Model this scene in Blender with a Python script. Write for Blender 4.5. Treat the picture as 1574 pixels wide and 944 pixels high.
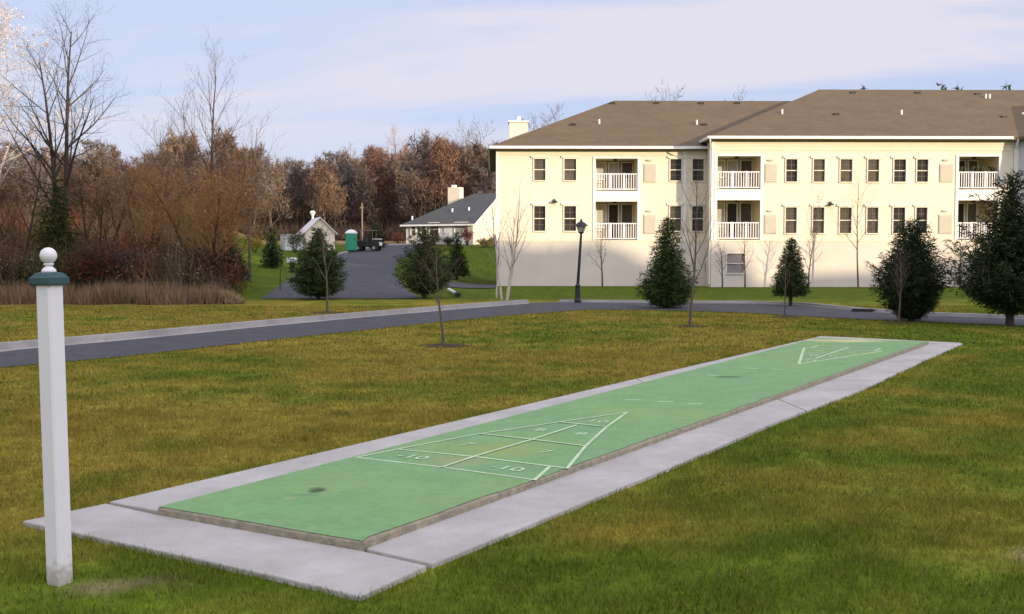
import bpy, math, random
import numpy as np
from mathutils import Vector, Matrix

for o in list(bpy.data.objects): bpy.data.objects.remove(o)
SC = bpy.context.scene
COL = SC.collection
R = math.radians

# ------------------------------------------------------------------ camera
FPX, CX, CY, HCAM = 1617.0, 787.0, 472.0, 1.6
PIT = math.atan(79 / FPX)
cam_d = bpy.data.cameras.new('camera')
cam = bpy.data.objects.new('camera', cam_d); COL.objects.link(cam)
cam.location = (0, 0, HCAM)
cam.rotation_euler = (math.pi / 2 - PIT, 0, 0)
cam_d.sensor_width = 36; cam_d.lens = FPX / 1574 * 36
cam_d.clip_start = .1; cam_d.clip_end = 4000
SC.camera = cam

# ------------------------------------------------------------------ sky, sun, exposure
SUN_EL, SUN_AZ = 9.5, 46.0           # azimuth: degrees from straight behind the camera, towards the right
w = bpy.data.worlds.new('World'); SC.world = w; w.use_nodes = True
nt = w.node_tree; nt.nodes.clear()
def N(t, ty, **k):
    n = t.nodes.new(ty)
    for a, b in k.items(): setattr(n, a, b)
    return n
out = N(nt, 'ShaderNodeOutputWorld'); bg = N(nt, 'ShaderNodeBackground')
sky = N(nt, 'ShaderNodeTexSky'); sky.sky_type = 'NISHITA'; sky.sun_disc = False
sky.sun_elevation = R(SUN_EL); sky.sun_rotation = R(180 - SUN_AZ)
sky.altitude = 50; sky.air_density = 1.0; sky.dust_density = .6; sky.ozone_density = 2.0
SKY_S = .12
bg.inputs['Strength'].default_value = SKY_S
tc = N(nt, 'ShaderNodeTexCoord'); sp = N(nt, 'ShaderNodeSeparateXYZ')
nt.links.new(tc.outputs['Generated'], sp.inputs[0])
def M(t, op, a, b=None, c=None):
    n = N(t, 'ShaderNodeMath', operation=op)
    for i, v in enumerate((a, b, c)):
        if v is None: continue
        if isinstance(v, (int, float)): n.inputs[i].default_value = v
        else: t.links.new(v, n.inputs[i])
    return n.outputs[0]
zz = M(nt, 'ADD', M(nt, 'MAXIMUM', sp.outputs[2], 0.0), .12)
cx_ = M(nt, 'DIVIDE', sp.outputs[0], zz); cy_ = M(nt, 'DIVIDE', sp.outputs[1], zz)
cb = N(nt, 'ShaderNodeCombineXYZ')
nt.links.new(M(nt, 'MULTIPLY', cx_, .36), cb.inputs[0]); nt.links.new(M(nt, 'ADD', M(nt, 'MULTIPLY', cy_, 1.0), M(nt, 'MULTIPLY', cx_, .16)), cb.inputs[1])
cb.inputs[2].default_value = 3.7
nz = N(nt, 'ShaderNodeTexNoise'); nz.inputs['Scale'].default_value = 1.0; nz.inputs['Detail'].default_value = 7; nz.inputs['Roughness'].default_value = .55
nz.inputs['Distortion'].default_value = .35
nt.links.new(cb.outputs[0], nz.inputs['Vector'])
rmp = N(nt, 'ShaderNodeValToRGB'); rmp.color_ramp.elements[0].position = .38; rmp.color_ramp.elements[1].position = .57
rmp.color_ramp.interpolation = 'EASE'
nt.links.new(nz.outputs[0], rmp.inputs[0])
# high veil: clouds thicken with height
veil = N(nt, 'ShaderNodeMapRange'); veil.inputs['From Min'].default_value = .06; veil.inputs['From Max'].default_value = .26
veil.inputs['To Min'].default_value = .05; veil.inputs['To Max'].default_value = .48
nt.links.new(sp.outputs[2], veil.inputs['Value'])
low = N(nt, 'ShaderNodeMapRange'); low.inputs['From Min'].default_value = .07; low.inputs['From Max'].default_value = .15
low.inputs['To Min'].default_value = .30; low.inputs['To Max'].default_value = .80; nt.links.new(sp.outputs[2], low.inputs['Value'])
msk = M(nt, 'MINIMUM', M(nt, 'ADD', M(nt, 'MULTIPLY', rmp.outputs[0], low.outputs[0]), veil.outputs[0]), .95)
mx = N(nt, 'ShaderNodeMix', data_type='RGBA')
tint = N(nt, 'ShaderNodeMix', data_type='RGBA'); tint.inputs[0].default_value = .8
nt.links.new(sky.outputs[0], tint.inputs[6]); tint.inputs[7].default_value = (2.35, 2.95, 4.5, 1)   # thin high haze over the blue
nt.links.new(msk, mx.inputs[0]); nt.links.new(tint.outputs[2], mx.inputs[6])
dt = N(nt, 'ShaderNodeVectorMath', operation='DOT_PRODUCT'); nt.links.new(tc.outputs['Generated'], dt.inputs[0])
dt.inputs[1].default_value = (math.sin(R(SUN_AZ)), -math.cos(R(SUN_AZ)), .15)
glow = M(nt, 'ADD', 1.0, M(nt, 'MULTIPLY', M(nt, 'POWER', M(nt, 'MAXIMUM', dt.outputs['Value'], 0.0), 1.5), 2.4))  # sun-side sky brightened, added to lift surfaces facing the camera
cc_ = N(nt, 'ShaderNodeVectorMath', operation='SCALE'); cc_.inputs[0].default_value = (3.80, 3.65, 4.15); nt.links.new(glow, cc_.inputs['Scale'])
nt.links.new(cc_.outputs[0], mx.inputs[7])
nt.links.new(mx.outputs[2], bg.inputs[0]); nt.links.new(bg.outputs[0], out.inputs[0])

sd = bpy.data.lights.new('sun', 'SUN'); sd.energy = 3.0; sd.angle = R(.5); sd.color = (1, .82, .56)
sun = bpy.data.objects.new('sun', sd); COL.objects.link(sun)
ce = math.cos(R(SUN_EL))
SDIR = Vector((math.sin(R(SUN_AZ)) * ce, -math.cos(R(SUN_AZ)) * ce, math.sin(R(SUN_EL))))   # towards the sun
sun.rotation_euler = SDIR.to_track_quat('Z', 'Y').to_euler()
SC.view_settings.view_transform = 'Standard'; SC.view_settings.look = 'None'
SC.view_settings.exposure = .80; SC.view_settings.gamma = 1
SC.render.engine = 'CYCLES'
SC.cycles.max_bounces = 5; SC.cycles.diffuse_bounces = 3; SC.cycles.glossy_bounces = 2
SC.cycles.use_denoising = True

# ------------------------------------------------------------------ helpers
def ray(px, py):
    a = (px - CX) / FPX; b = (CY - py) / FPX
    return a, math.cos(PIT) + b * math.sin(PIT), -math.sin(PIT) + b * math.cos(PIT)
def G(px, py, z=0.0):
    a, dy, dz = ray(px, py); t = (z - HCAM) / dz
    return (a * t, dy * t, z)
def A(px, D, py=None):
    "point at depth D on the photo column px (and height of py)"
    a, dy, dz = ray(px, 393 if py is None else py); t = D / dy
    return (a * t, D, HCAM + dz * t)
def sm(a, b, x):
    t = np.clip((np.asarray(x, float) - a) / (b - a), 0, 1); return t * t * (3 - 2 * t)

def hash2(i, j, s):
    v = np.sin(i * 127.1 + j * 311.7 + s * 74.7) * 43758.5453
    return v - np.floor(v)
def vn(x, y, s=0):
    xi = np.floor(x); yi = np.floor(y); u = x - xi; v = y - yi
    u = u * u * (3 - 2 * u); v = v * v * (3 - 2 * v)
    return (hash2(xi, yi, s) * (1 - u) + hash2(xi + 1, yi, s) * u) * (1 - v) + (hash2(xi, yi + 1, s) * (1 - u) + hash2(xi + 1, yi + 1, s) * u) * v
def fbm(x, y, s=0, o=4):
    a = 0; k = .5; f = 1.0
    for i in range(o): a = a + k * vn(x * f, y * f, s + i * 13); k *= .5; f *= 2.03
    return a / (1 - .5 ** o)

def T(x, y):
    x = np.asarray(x, float); y = np.asarray(y, float)
    kx = np.maximum(1 - sm(-7, -1, x), sm(72, 100, y))
    rise = .045 * np.clip(y - 40, 0, 70)
    bank = .022 * np.clip(y - 40, 0, 60) * (1 - sm(-.275, -.232, x / np.maximum(y, 1)))
    hill = sm(108, 270, y) * (6.5 + 6 * sm(-62, -22, x) - 7 * sm(5, 40, x))
    far = sm(270, 620, y) * 26
    bump = (fbm(x / 9, y / 9, 5, 3) - .5) * .10 * sm(24, 60, y)
    return -.03 + kx * (rise + bank) + hill + far + bump

def setp(o, label=None, cat=None, group=None, kind=None):
    if label: o['label'] = label
    if cat: o['category'] = cat
    if group: o['group'] = group
    if kind: o['kind'] = kind
    return o
def thing(name, label, cat, loc=(0, 0, 0), rz=0, group=None):
    o = bpy.data.objects.new(name, None); COL.objects.link(o); o.location = loc; o.rotation_euler = (0, 0, rz)
    o.empty_display_size = .3
    return setp(o, label, cat, group)

class MB:
    def __init__(s): s.v = []; s.f = []
    def quad(s, *p):
        n = len(s.v); s.v += [tuple(q) for q in p]; s.f.append(tuple(range(n, n + len(p)))); return s
    def box(s, x0, x1, y0, y1, z0, z1):
        n = len(s.v)
        s.v += [(x, y, z) for z in (z0, z1) for y in (y0, y1) for x in (x0, x1)]
        s.f += [tuple(n + i for i in q) for q in ((0, 2, 3, 1), (4, 5, 7, 6), (0, 1, 5, 4), (2, 6, 7, 3), (0, 4, 6, 2), (1, 3, 7, 5))]
        return s
    def prism(s, pts, z0, z1):
        n = len(s.v); k = len(pts)
        s.v += [(p[0], p[1], z0) for p in pts] + [(p[0], p[1], z1) for p in pts]
        s.f.append(tuple(n + i for i in reversed(range(k)))); s.f.append(tuple(n + k + i for i in range(k)))
        for i in range(k): j = (i + 1) % k; s.f.append((n + i, n + j, n + k + j, n + k + i))
        return s
    def tube(s, pts, rad, sides=8, cap=True):
        pts = [Vector(p) for p in pts]
        if isinstance(rad, (int, float)): rad = [rad] * len(pts)
        n0 = len(s.v); up = Vector((0, 0, 1))
        for i, p in enumerate(pts):
            d = (pts[min(i + 1, len(pts) - 1)] - pts[max(i - 1, 0)])
            if d.length < 1e-9: d = Vector((0, 0, 1))
            d.normalize()
            a = d.cross(Vector((1, 0, 0)) if abs(d.x) < .8 else Vector((0, 1, 0))).normalized(); b = d.cross(a)
            for k in range(sides):
                t = 2 * math.pi * k / sides
                s.v.append(tuple(p + (a * math.cos(t) + b * math.sin(t)) * rad[i]))
        for i in range(len(pts) - 1):
            for k in range(sides):
                a0 = n0 + i * sides + k; a1 = n0 + i * sides + (k + 1) % sides
                s.f.append((a0, a1, a1 + sides, a0 + sides))
        if cap:
            s.f.append(tuple(n0 + k for k in reversed(range(sides)))); m = n0 + (len(pts) - 1) * sides
            s.f.append(tuple(m + k for k in range(sides)))
        return s
    def lathe(s, prof, c=(0, 0, 0), sides=20):
        n0 = len(s.v)
        for r, z in prof:
            for k in range(sides):
                t = 2 * math.pi * k / sides; s.v.append((c[0] + r * math.cos(t), c[1] + r * math.sin(t), c[2] + z))
        for i in range(len(prof) - 1):
            for k in range(sides):
                a0 = n0 + i * sides + k; a1 = n0 + i * sides + (k + 1) % sides
                s.f.append((a0, a1, a1 + sides, a0 + sides))
        s.f.append(tuple(n0 + k for k in reversed(range(sides)))); m = n0 + (len(prof) - 1) * sides
        s.f.append(tuple(m + k for k in range(sides)))
        return s
    def build(s, name, mat, parent=None, loc=None, bevel=0, smooth=False):
        me = bpy.data.meshes.new(name); me.from_pydata(s.v, [], s.f); me.update()
        return finish(me, name, mat, parent, loc, bevel, smooth)
def finish(me, name, mat, parent=None, loc=None, bevel=0, smooth=False):
    me.materials.append(mat)
    o = bpy.data.objects.new(name, me); COL.objects.link(o)
    if parent is not None: o.parent = parent
    if loc is not None: o.location = loc
    if smooth: me.shade_smooth()
    if bevel:
        b = o.modifiers.new('bevel', 'BEVEL'); b.width = bevel; b.segments = 2; b.limit_method = 'ANGLE'
    return o
def tri_mesh(name, V, mat, parent=None, col=None, F=None):
    "V (n,3) with every three vertices one triangle, or F (m,3)"
    V = np.asarray(V, np.float32); me = bpy.data.meshes.new(name)
    if F is None: F = np.arange(len(V), dtype=np.int32).reshape(-1, 3)
    F = np.asarray(F, np.int32)
    me.vertices.add(len(V)); me.vertices.foreach_set('co', V.ravel())
    me.loops.add(F.size); me.loops.foreach_set('vertex_index', F.ravel())
    me.polygons.add(len(F)); me.polygons.foreach_set('loop_start', np.arange(0, F.size, 3, dtype=np.int32))
    me.polygons.foreach_set('loop_total', np.full(len(F), 3, np.int32))
    me.update(calc_edges=True)
    if col is not None:
        ca = me.color_attributes.new('tone', 'FLOAT_COLOR', 'POINT')
        c4 = np.ones((len(V), 4), np.float32); c4[:, :3] = col; ca.data.foreach_set('color', c4.ravel())
    return finish(me, name, mat, parent)

# ------------------------------------------------------------------ materials
MATS = {}
def mat(name, base, rough=.8, var=.15, scale=8.0, bump=0.0, bscale=None, spec=.3, metal=0.0, stretch=(1, 1, 1), grime=0.0):
    m = bpy.data.materials.new(name); m.use_nodes = True; t = m.node_tree; p = t.nodes['Principled BSDF']
    p.inputs['Roughness'].default_value = rough; p.inputs['Specular IOR Level'].default_value = spec; p.inputs['Metallic'].default_value = metal
    c = N(t, 'ShaderNodeTexCoord'); mp = N(t, 'ShaderNodeMapping'); mp.inputs['Scale'].default_value = stretch
    t.links.new(c.outputs['Object'], mp.inputs[0])
    n = N(t, 'ShaderNodeTexNoise'); n.inputs['Scale'].default_value = scale; n.inputs['Detail'].default_value = 6; n.inputs['Roughness'].default_value = .6
    t.links.new(mp.outputs[0], n.inputs['Vector'])
    mr = N(t, 'ShaderNodeMapRange'); mr.inputs['From Min'].default_value = .25; mr.inputs['From Max'].default_value = .75
    mr.inputs['To Min'].default_value = 1 - var; mr.inputs['To Max'].default_value = 1 + var
    t.links.new(n.outputs[0], mr.inputs['Value'])
    v = N(t, 'ShaderNodeVectorMath', operation='SCALE'); v.inputs[0].default_value = base
    t.links.new(mr.outputs[0], v.inputs['Scale'])
    last = v.outputs[0]
    if grime:
        n2 = N(t, 'ShaderNodeTexNoise'); n2.inputs['Scale'].default_value = scale * .22; n2.inputs['Detail'].default_value = 5
        t.links.new(mp.outputs[0], n2.inputs['Vector'])
        m2 = N(t, 'ShaderNodeMapRange'); m2.inputs['From Min'].default_value = .35; m2.inputs['From Max'].default_value = .7
        m2.inputs['To Min'].default_value = 1 - grime; m2.inputs['To Max'].default_value = 1 + grime * .3
        t.links.new(n2.outputs[0], m2.inputs['Value'])
        v2 = N(t, 'ShaderNodeVectorMath', operation='SCALE'); t.links.new(last, v2.inputs[0]); t.links.new(m2.outputs[0], v2.inputs['Scale']); last = v2.outputs[0]
    t.links.new(last, p.inputs['Base Color'])
    if bump:
        nb = N(t, 'ShaderNodeTexNoise'); nb.inputs['Scale'].default_value = bscale or scale * 4; nb.inputs['Detail'].default_value = 5
        t.links.new(mp.outputs[0], nb.inputs['Vector'])
        b = N(t, 'ShaderNodeBump'); b.inputs['Strength'].default_value = bump; b.inputs['Distance'].default_value = .02
        t.links.new(nb.outputs[0], b.inputs['Height']); t.links.new(b.outputs[0], p.inputs['Normal'])
    MATS[name] = m; return m
def siding(name, base, pitch=.13):
    m = mat(name, base, .65, .05, 1.2, grime=.05); t = m.node_tree; p = t.nodes['Principled BSDF']
    c = N(t, 'ShaderNodeTexCoord'); s = N(t, 'ShaderNodeSeparateXYZ'); t.links.new(c.outputs['Object'], s.inputs[0])
    fr = M(t, 'FRACT', M(t, 'DIVIDE', s.outputs[2], pitch))
    b = N(t, 'ShaderNodeBump'); b.inputs['Strength'].default_value = .9; b.inputs['Distance'].default_value = .02
    t.links.new(M(t, 'SUBTRACT', 1.0, fr), b.inputs['Height']); t.links.new(b.outputs[0], p.inputs['Normal'])
    return m
def attr_mat(name, rough=.85, noise=None, spec=.15, trans=0.0, nscale=1.0, bump=0.0):
    m = bpy.data.materials.new(name); m.use_nodes = True; t = m.node_tree; p = t.nodes['Principled BSDF']
    p.inputs['Roughness'].default_value = rough; p.inputs['Specular IOR Level'].default_value = spec
    a = N(t, 'ShaderNodeAttribute', attribute_name='tone'); last = a.outputs['Color']
    if noise:
        c = N(t, 'ShaderNodeTexCoord')
        for sc_, amt in noise:
            n = N(t, 'ShaderNodeTexNoise'); n.inputs['Scale'].default_value = sc_; n.inputs['Detail'].default_value = 5; n.inputs['Roughness'].default_value = .65
            t.links.new(c.outputs['Object'], n.inputs['Vector'])
            mr = N(t, 'ShaderNodeMapRange'); mr.inputs['From Min'].default_value = .3; mr.inputs['From Max'].default_value = .7
            mr.inputs['To Min'].default_value = 1 - amt; mr.inputs['To Max'].default_value = 1 + amt
            t.links.new(n.outputs[0], mr.inputs['Value'])
            v = N(t, 'ShaderNodeVectorMath', operation='SCALE'); t.links.new(last, v.inputs[0]); t.links.new(mr.outputs[0], v.inputs['Scale']); last = v.outputs[0]
        if bump:
            b = N(t, 'ShaderNodeBump'); b.inputs['Strength'].default_value = bump; b.inputs['Distance'].default_value = .04
            t.links.new(n.outputs[0], b.inputs['Height']); t.links.new(b.outputs[0], p.inputs['Normal'])
    t.links.new(last, p.inputs['Base Color'])
    if trans:
        tr = N(t, 'ShaderNodeBsdfTranslucent'); t.links.new(last, tr.inputs[0]); ms = N(t, 'ShaderNodeMixShader'); ms.inputs[0].default_value = trans
        o = t.nodes['Material Output']; t.links.new(p.outputs[0], ms.inputs[1]); t.links.new(tr.outputs[0], ms.inputs[2]); t.links.new(ms.outputs[0], o.inputs[0])
    MATS[name] = m; return m

M_ground = attr_mat('turf_ground', .95, noise=[(.9, .12), (3.2, .22), (14, .28)], spec=.05, bump=.6)
M_blade = attr_mat('grass_blades', .7, spec=.15, trans=.25)
M_leaf = attr_mat('leaves_and_twigs', .9, spec=.08)
M_needle = attr_mat('conifer_needles', .75, spec=.15)
M_asph = mat('asphalt', (.075, .077, .088), .85, .2, 9, .5, 60, grime=.22)
M_conc = mat('pale_concrete', (.49, .475, .445), .85, .10, 7, .4, 50, grime=.16)
M_kerb = mat('kerb_concrete', (.34, .33, .31), .9, .12, 4, .3, 30, grime=.2)
M_slabside = mat('rough_concrete_edge', (.31, .28, .20), .95, .35, 14, .8, 30)
M_white = mat('white_vinyl', (.86, .85, .86), .35, .02, 3, spec=.45, grime=.03)
M_cap = mat('slate_teal_cap', (.042, .092, .10), .5, .1, 10)
M_line = mat('court_line_paint', (.56, .72, .46), .8, .16, 9, grime=.15)
M_num = mat('court_numeral_paint', (.48, .66, .42), .8, .18, 12)
M_trim = mat('white_trim', (.78, .76, .72), .5, .03, 3)
M_siding = siding('cream_siding', (.78, .69, .53))
M_lower = mat('tan_render_wall', (.70, .63, .54), .85, .05, 1.4, .15, 20, grime=.08)
M_sidingw = siding('pale_grey_siding', (.60, .60, .58), .16)
M_roof = mat('brown_shingles', (.140, .104, .066), .9, .16, 3, .5, 22, stretch=(1, 1, 3), grime=.12)
M_roofg = mat('grey_shingles', (.075, .08, .085), .9, .2, 3, .5, 22, grime=.1)
M_glass = mat('dark_window_glass', (.045, .04, .038), .12, .3, 1.2, spec=.6)
M_blind = mat('pale_blind_behind_glass', (.42, .41, .38), .3, .08, 3, spec=.6)
M_black = mat('black_painted_metal', (.018, .018, .02), .4, .2, 8, spec=.5)
M_lens = mat('lamp_glass', (.55, .5, .42), .15, .1, 5, spec=.6)
M_bark = mat('grey_bark', (.115, .095, .08), .95, .3, 9, .8, 26, stretch=(1, 1, .25))
M_barkd = mat('dark_bark', (.055, .042, .033), .95, .3, 9, .8, 26, stretch=(1, 1, .25))
M_barkp = mat('pale_birch_bark', (.50, .45, .38), .85, .25, 7, .5, 20, stretch=(1, 1, 2.5))
M_green_pl = mat('green_plastic', (.03, .27, .15), .5, .08, 4)
M_whitepl = mat('white_plastic', (.75, .75, .72), .5, .05, 4)
M_mulch = mat('dark_mulch', (.05, .038, .022), 1, .4, 14, 1, 40)
M_dark = mat('dark_machine_paint', (.025, .022, .02), .5, .3, 6)
M_rust = mat('weathered_wood', (.22, .16, .12), .9, .2, 6)
M_gate = mat('louvre_grey', (.55, .50, .42), .7, .05, 4)

t = M_white.node_tree; p = t.nodes['Principled BSDF']; src = p.inputs['Base Color'].links[0].from_socket
tcn = N(t, 'ShaderNodeTexCoord'); sx_ = N(t, 'ShaderNodeSeparateXYZ'); t.links.new(tcn.outputs['Object'], sx_.inputs[0])
nn = N(t, 'ShaderNodeTexNoise'); nn.inputs['Scale'].default_value = 22; nn.inputs['Detail'].default_value = 5; t.links.new(tcn.outputs['Object'], nn.inputs['Vector'])
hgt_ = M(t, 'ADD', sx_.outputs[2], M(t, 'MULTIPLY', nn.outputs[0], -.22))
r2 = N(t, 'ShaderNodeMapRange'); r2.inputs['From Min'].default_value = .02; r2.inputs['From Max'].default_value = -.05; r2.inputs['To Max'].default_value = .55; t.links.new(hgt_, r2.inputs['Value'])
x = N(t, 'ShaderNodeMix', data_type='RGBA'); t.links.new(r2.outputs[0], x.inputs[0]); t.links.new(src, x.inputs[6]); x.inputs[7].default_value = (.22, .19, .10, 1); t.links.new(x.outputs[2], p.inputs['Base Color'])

# court paint: green with worn, sandy areas and dark blots
m = mat('green_court_paint', (.205, .385, .165), .75, .12, 16, .35, 90, grime=.10); M_court = m
t = m.node_tree; p = t.nodes['Principled BSDF']; src = p.inputs['Base Color'].links[0].from_socket
tcn = N(t, 'ShaderNodeTexCoord')
n = N(t, 'ShaderNodeTexNoise'); n.inputs['Scale'].default_value = .55; n.inputs['Detail'].default_value = 5; t.links.new(tcn.outputs['Object'], n.inputs['Vector'])
rr = N(t, 'ShaderNodeMapRange'); rr.inputs['From Min'].default_value = .47; rr.inputs['From Max'].default_value = .72; rr.inputs['To Max'].default_value = .55
t.links.new(n.outputs[0], rr.inputs['Value'])
mm = N(t, 'ShaderNodeMix', data_type='RGBA'); t.links.new(rr.outputs[0], mm.inputs[0]); t.links.new(src, mm.inputs[6]); mm.inputs[7].default_value = (.27, .42, .12, 1)
last = mm.outputs[2]
def blot(px, py, rx, ry, colr, amt, soft=.6, pz=.06):
    global last
    c = G(px, py, pz)
    mp = N(t, 'ShaderNodeVectorMath', operation='SUBTRACT'); t.links.new(tcn.outputs['Object'], mp.inputs[0]); mp.inputs[1].default_value = (c[0], c[1], 0)
    mu = N(t, 'ShaderNodeVectorMath', operation='MULTIPLY'); t.links.new(mp.outputs[0], mu.inputs[0]); mu.inputs[1].default_value = (1 / rx, 1 / ry, 0)
    ln = N(t, 'ShaderNodeVectorMath', operation='LENGTH'); t.links.new(mu.outputs[0], ln.inputs[0])
    nn = N(t, 'ShaderNodeTexNoise'); nn.inputs['Scale'].default_value = 9; t.links.new(tcn.outputs['Object'], nn.inputs['Vector'])
    d = M(t, 'ADD', ln.outputs['Value'], M(t, 'MULTIPLY', M(t, 'SUBTRACT', nn.outputs[0], .5), 1.1))
    r2 = N(t, 'ShaderNodeMapRange'); r2.inputs['From Min'].default_value = 1; r2.inputs['From Max'].default_value = 1 - soft; r2.inputs['To Max'].default_value = amt
    t.links.new(d, r2.inputs['Value'])
    x = N(t, 'ShaderNodeMix', data_type='RGBA'); t.links.new(r2.outputs[0], x.inputs[0]); t.links.new(last, x.inputs[6]); x.inputs[7].default_value = (*colr, 1); last = x.outputs[2]
blot(487, 751, .085, .10, (.03, .05, .02), .85)
blot(468, 758, .13, .05, (.10, .22, .09), .5)
blot(1119, 578, .22, .16, (.06, .12, .05), .7)
blot(770, 690, .45, .4, (.33, .36, .10), .6, .9)
blot(700, 706, .3, .3, (.36, .33, .17), .6, .9)
blot(445, 763, .07, .05, (.35, .42, .2), .5)
blot(1305, 523, .75, .4, (.62, .60, .30), .9)
blot(1262, 522, .6, .3, (.50, .52, .27), .8)
t.links.new(last, p.inputs['Base Color'])

# ------------------------------------------------------------------ colour of the turf (the grass itself: dormant ochre left of the court, green right of it)
OCH = np.array((.228, .185, .028)); GRN = np.array((.105, .155, .012)); LUSH = np.array((.078, .112, .010)); TAN = np.array((.21, .155, .085)); LITT = np.array((.105, .058, .034))
EARTH = np.array((.23, .185, .105))
def turf(x, y):
    x = np.asarray(x, float); y = np.asarray(y, float)
    # signed distance right of the court's axis
    wv = (x - 1.0) * .86 - (y - 11) * .51
    n1 = fbm(x / 2.1, y / 2.1, 1, 4); n2 = fbm(x / .6, y / .6, 9, 3); n3 = fbm(x / .16, y / .16, 31, 2)
    o = .80 - .68 * sm(-1.5, 1.4, wv) - .35 * sm(20, 25, y) * sm(2, 6, x) - .38 * (1 - sm(4.6, 6.4, y))
    o = np.clip(o + (n1 - .5) * 2.0 + (n2 - .5) * 1.5, 0, 1)
    near_left = sm(37, 42, y); o = o * (1 - near_left)
    c = OCH * o[..., None] + GRN * (1 - o[..., None])
    lush = sm(36, 41, y)[..., None]; c = c * (1 - lush) + LUSH * lush
    # tan leaf litter and pale dry field farther back
    k = (sm(94, 106, y))[..., None]; c = c * (1 - k) + TAN * k
    k = sm(112, 125, y)[..., None]; c = c * (1 - k) + LITT * k
    k = (sm(33.5, 36.5, y) * (1 - sm(-.285, -.268, x / np.maximum(y, 1))))[..., None]; k = k * (fbm(x, y, 4)[..., None] * .6 + .6).clip(0, 1)
    c = c * (1 - k) + LITT * 1.15 * k
    # bare earth spots: by the post, and at the right edge of the lawn
    for ex, ey, rx, ry in EARTHS:
        d = np.sqrt(((x - ex) / rx) ** 2 + ((y - ey) / ry) ** 2) + (n2 - .5) * 1.0 + (n3 - .5) * 1.2
        k = (1 - sm(.3, 1.15, d))[..., None] * .8; c = c * (1 - k) + EARTH * k
    return c * (.55 + .50 * n2 + .42 * n3)[..., None]
e1 = G(165, 893); e2 = G(1572, 846)
EARTHS = [(e1[0] - .02, e1[1], .34, .15), (e2[0] + .05, e2[1], .19, .20)]

# ------------------------------------------------------------------ ground (one sheet to the horizon)
def axis(parts):
    r = []
    for a, b, s in parts: r += list(np.arange(a, b, s))
    return np.array(r + [parts[-1][1]])
gx = axis([(-900, -300, 60), (-300, -120, 15), (-120, -40, 4), (-40, -12, .8), (-12, -4, .25), (-4, 5, .1), (5, 14, .25), (14, 44, .8), (44, 120, 4), (120, 300, 15), (300, 900, 60)])
gy = axis([(-300, -40, 20), (-40, 3, 2), (3, 4.2, .25), (4.2, 7, .1), (7, 30, .25), (30, 66, .7), (66, 130, 2), (130, 300, 7), (300, 900, 40)])
XX, YY = np.meshgrid(gx, gy)
V = np.stack([XX, YY, T(XX, YY)], -1).reshape(-1, 3)
nx, ny = len(gx), len(gy)
i0 = (np.arange(ny - 1)[:, None] * nx + np.arange(nx - 1)[None]).ravel()
F = np.concatenate([np.stack([i0, i0 + 1, i0 + nx + 1], 1), np.stack([i0, i0 + nx + 1, i0 + nx], 1)])
C_ = turf(XX.ravel(), YY.ravel())
ground = tri_mesh('ground', V, M_ground, col=C_, F=F); ground.data.shade_smooth()
setp(ground, 'lawn, ochre left of the court and green right of it', kind='structure')

# unseen ridge added behind the camera, shaped to keep low sun off the foreground
SA, CA = math.sin(R(SUN_AZ)), math.cos(R(SUN_AZ))
S_HILL = 72.0; ts = math.tan(R(SUN_EL))
def crest(q):
    "ridge height that puts the edge of its shade at the given height on the apartment front"
    xf = (q - 56 * SA) / CA
    top = np.interp(xf, [-200, -58, -30, -20, -10, -3, 3, 6, 7.5, 9, 10.6, 12, 16.5, 18.5, 24, 30, 45, 70], [7, 6.5, 6.2, 5.2, 3.4, 2.3, 2.4, 2.0, 1.3, 2.0, 1.6, -.9, -.8, .9, 1.9, 2.0, .5, 0])
    xc = np.clip(xf, -10, 40); sf = xc * SA - 56 * CA
    return top + (fbm(q / 2.3, q * 0, 3, 3) - .5) * 1.4 + ts * (S_HILL - sf)
q = np.arange(-260, 330, .6)
hq = crest(q)
ax = Vector((math.sin(R(SUN_AZ)), -math.cos(R(SUN_AZ)), 0)); aq = Vector((math.cos(R(SUN_AZ)), math.sin(R(SUN_AZ)), 0))
prof = [(-26, -.5), (-16, .25), (-8, .62), (-3, .88), (0, 1), (6, .93), (30, .6), (90, -.05)]
V = []; 
for k, (ds, hf) in enumerate(prof):
    for a_, h_ in zip(q, hq):
        wgt = 1.0 if ds == 0 else .0
        hh = h_ if ds == 0 else (h_ * .0 + 20) * hf + (0 if ds < -10 else (fbm(a_ / 6, ds / 6., 8, 2) - .5) * 1.5 - (1.2 if ds else 0))
        fade = 1 - sm(190, 325, a_) - (1 - sm(-255, -150, a_))
        P_ = ax * (S_HILL + ds) + aq * a_
        V.append((P_.x, P_.y, -1 + (hh + 1) * float(fade)))
V = np.array(V); nq = len(q)
i0 = (np.arange(len(prof) - 1)[:, None] * nq + np.arange(nq - 1)[None]).ravel()
F = np.concatenate([np.stack([i0, i0 + 1, i0 + nq + 1], 1), np.stack([i0, i0 + nq + 1, i0 + nq], 1)])
shade_ridge = tri_mesh('hill', V, M_ground, col=np.tile(LITT, (len(V), 1)) * (.7 + .6 * fbm(V[:, 0] / 3, V[:, 1] / 3)[:, None]), F=F)
setp(shade_ridge, 'unseen brown ridge added behind the viewpoint to shade the foreground', kind='structure')

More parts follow.
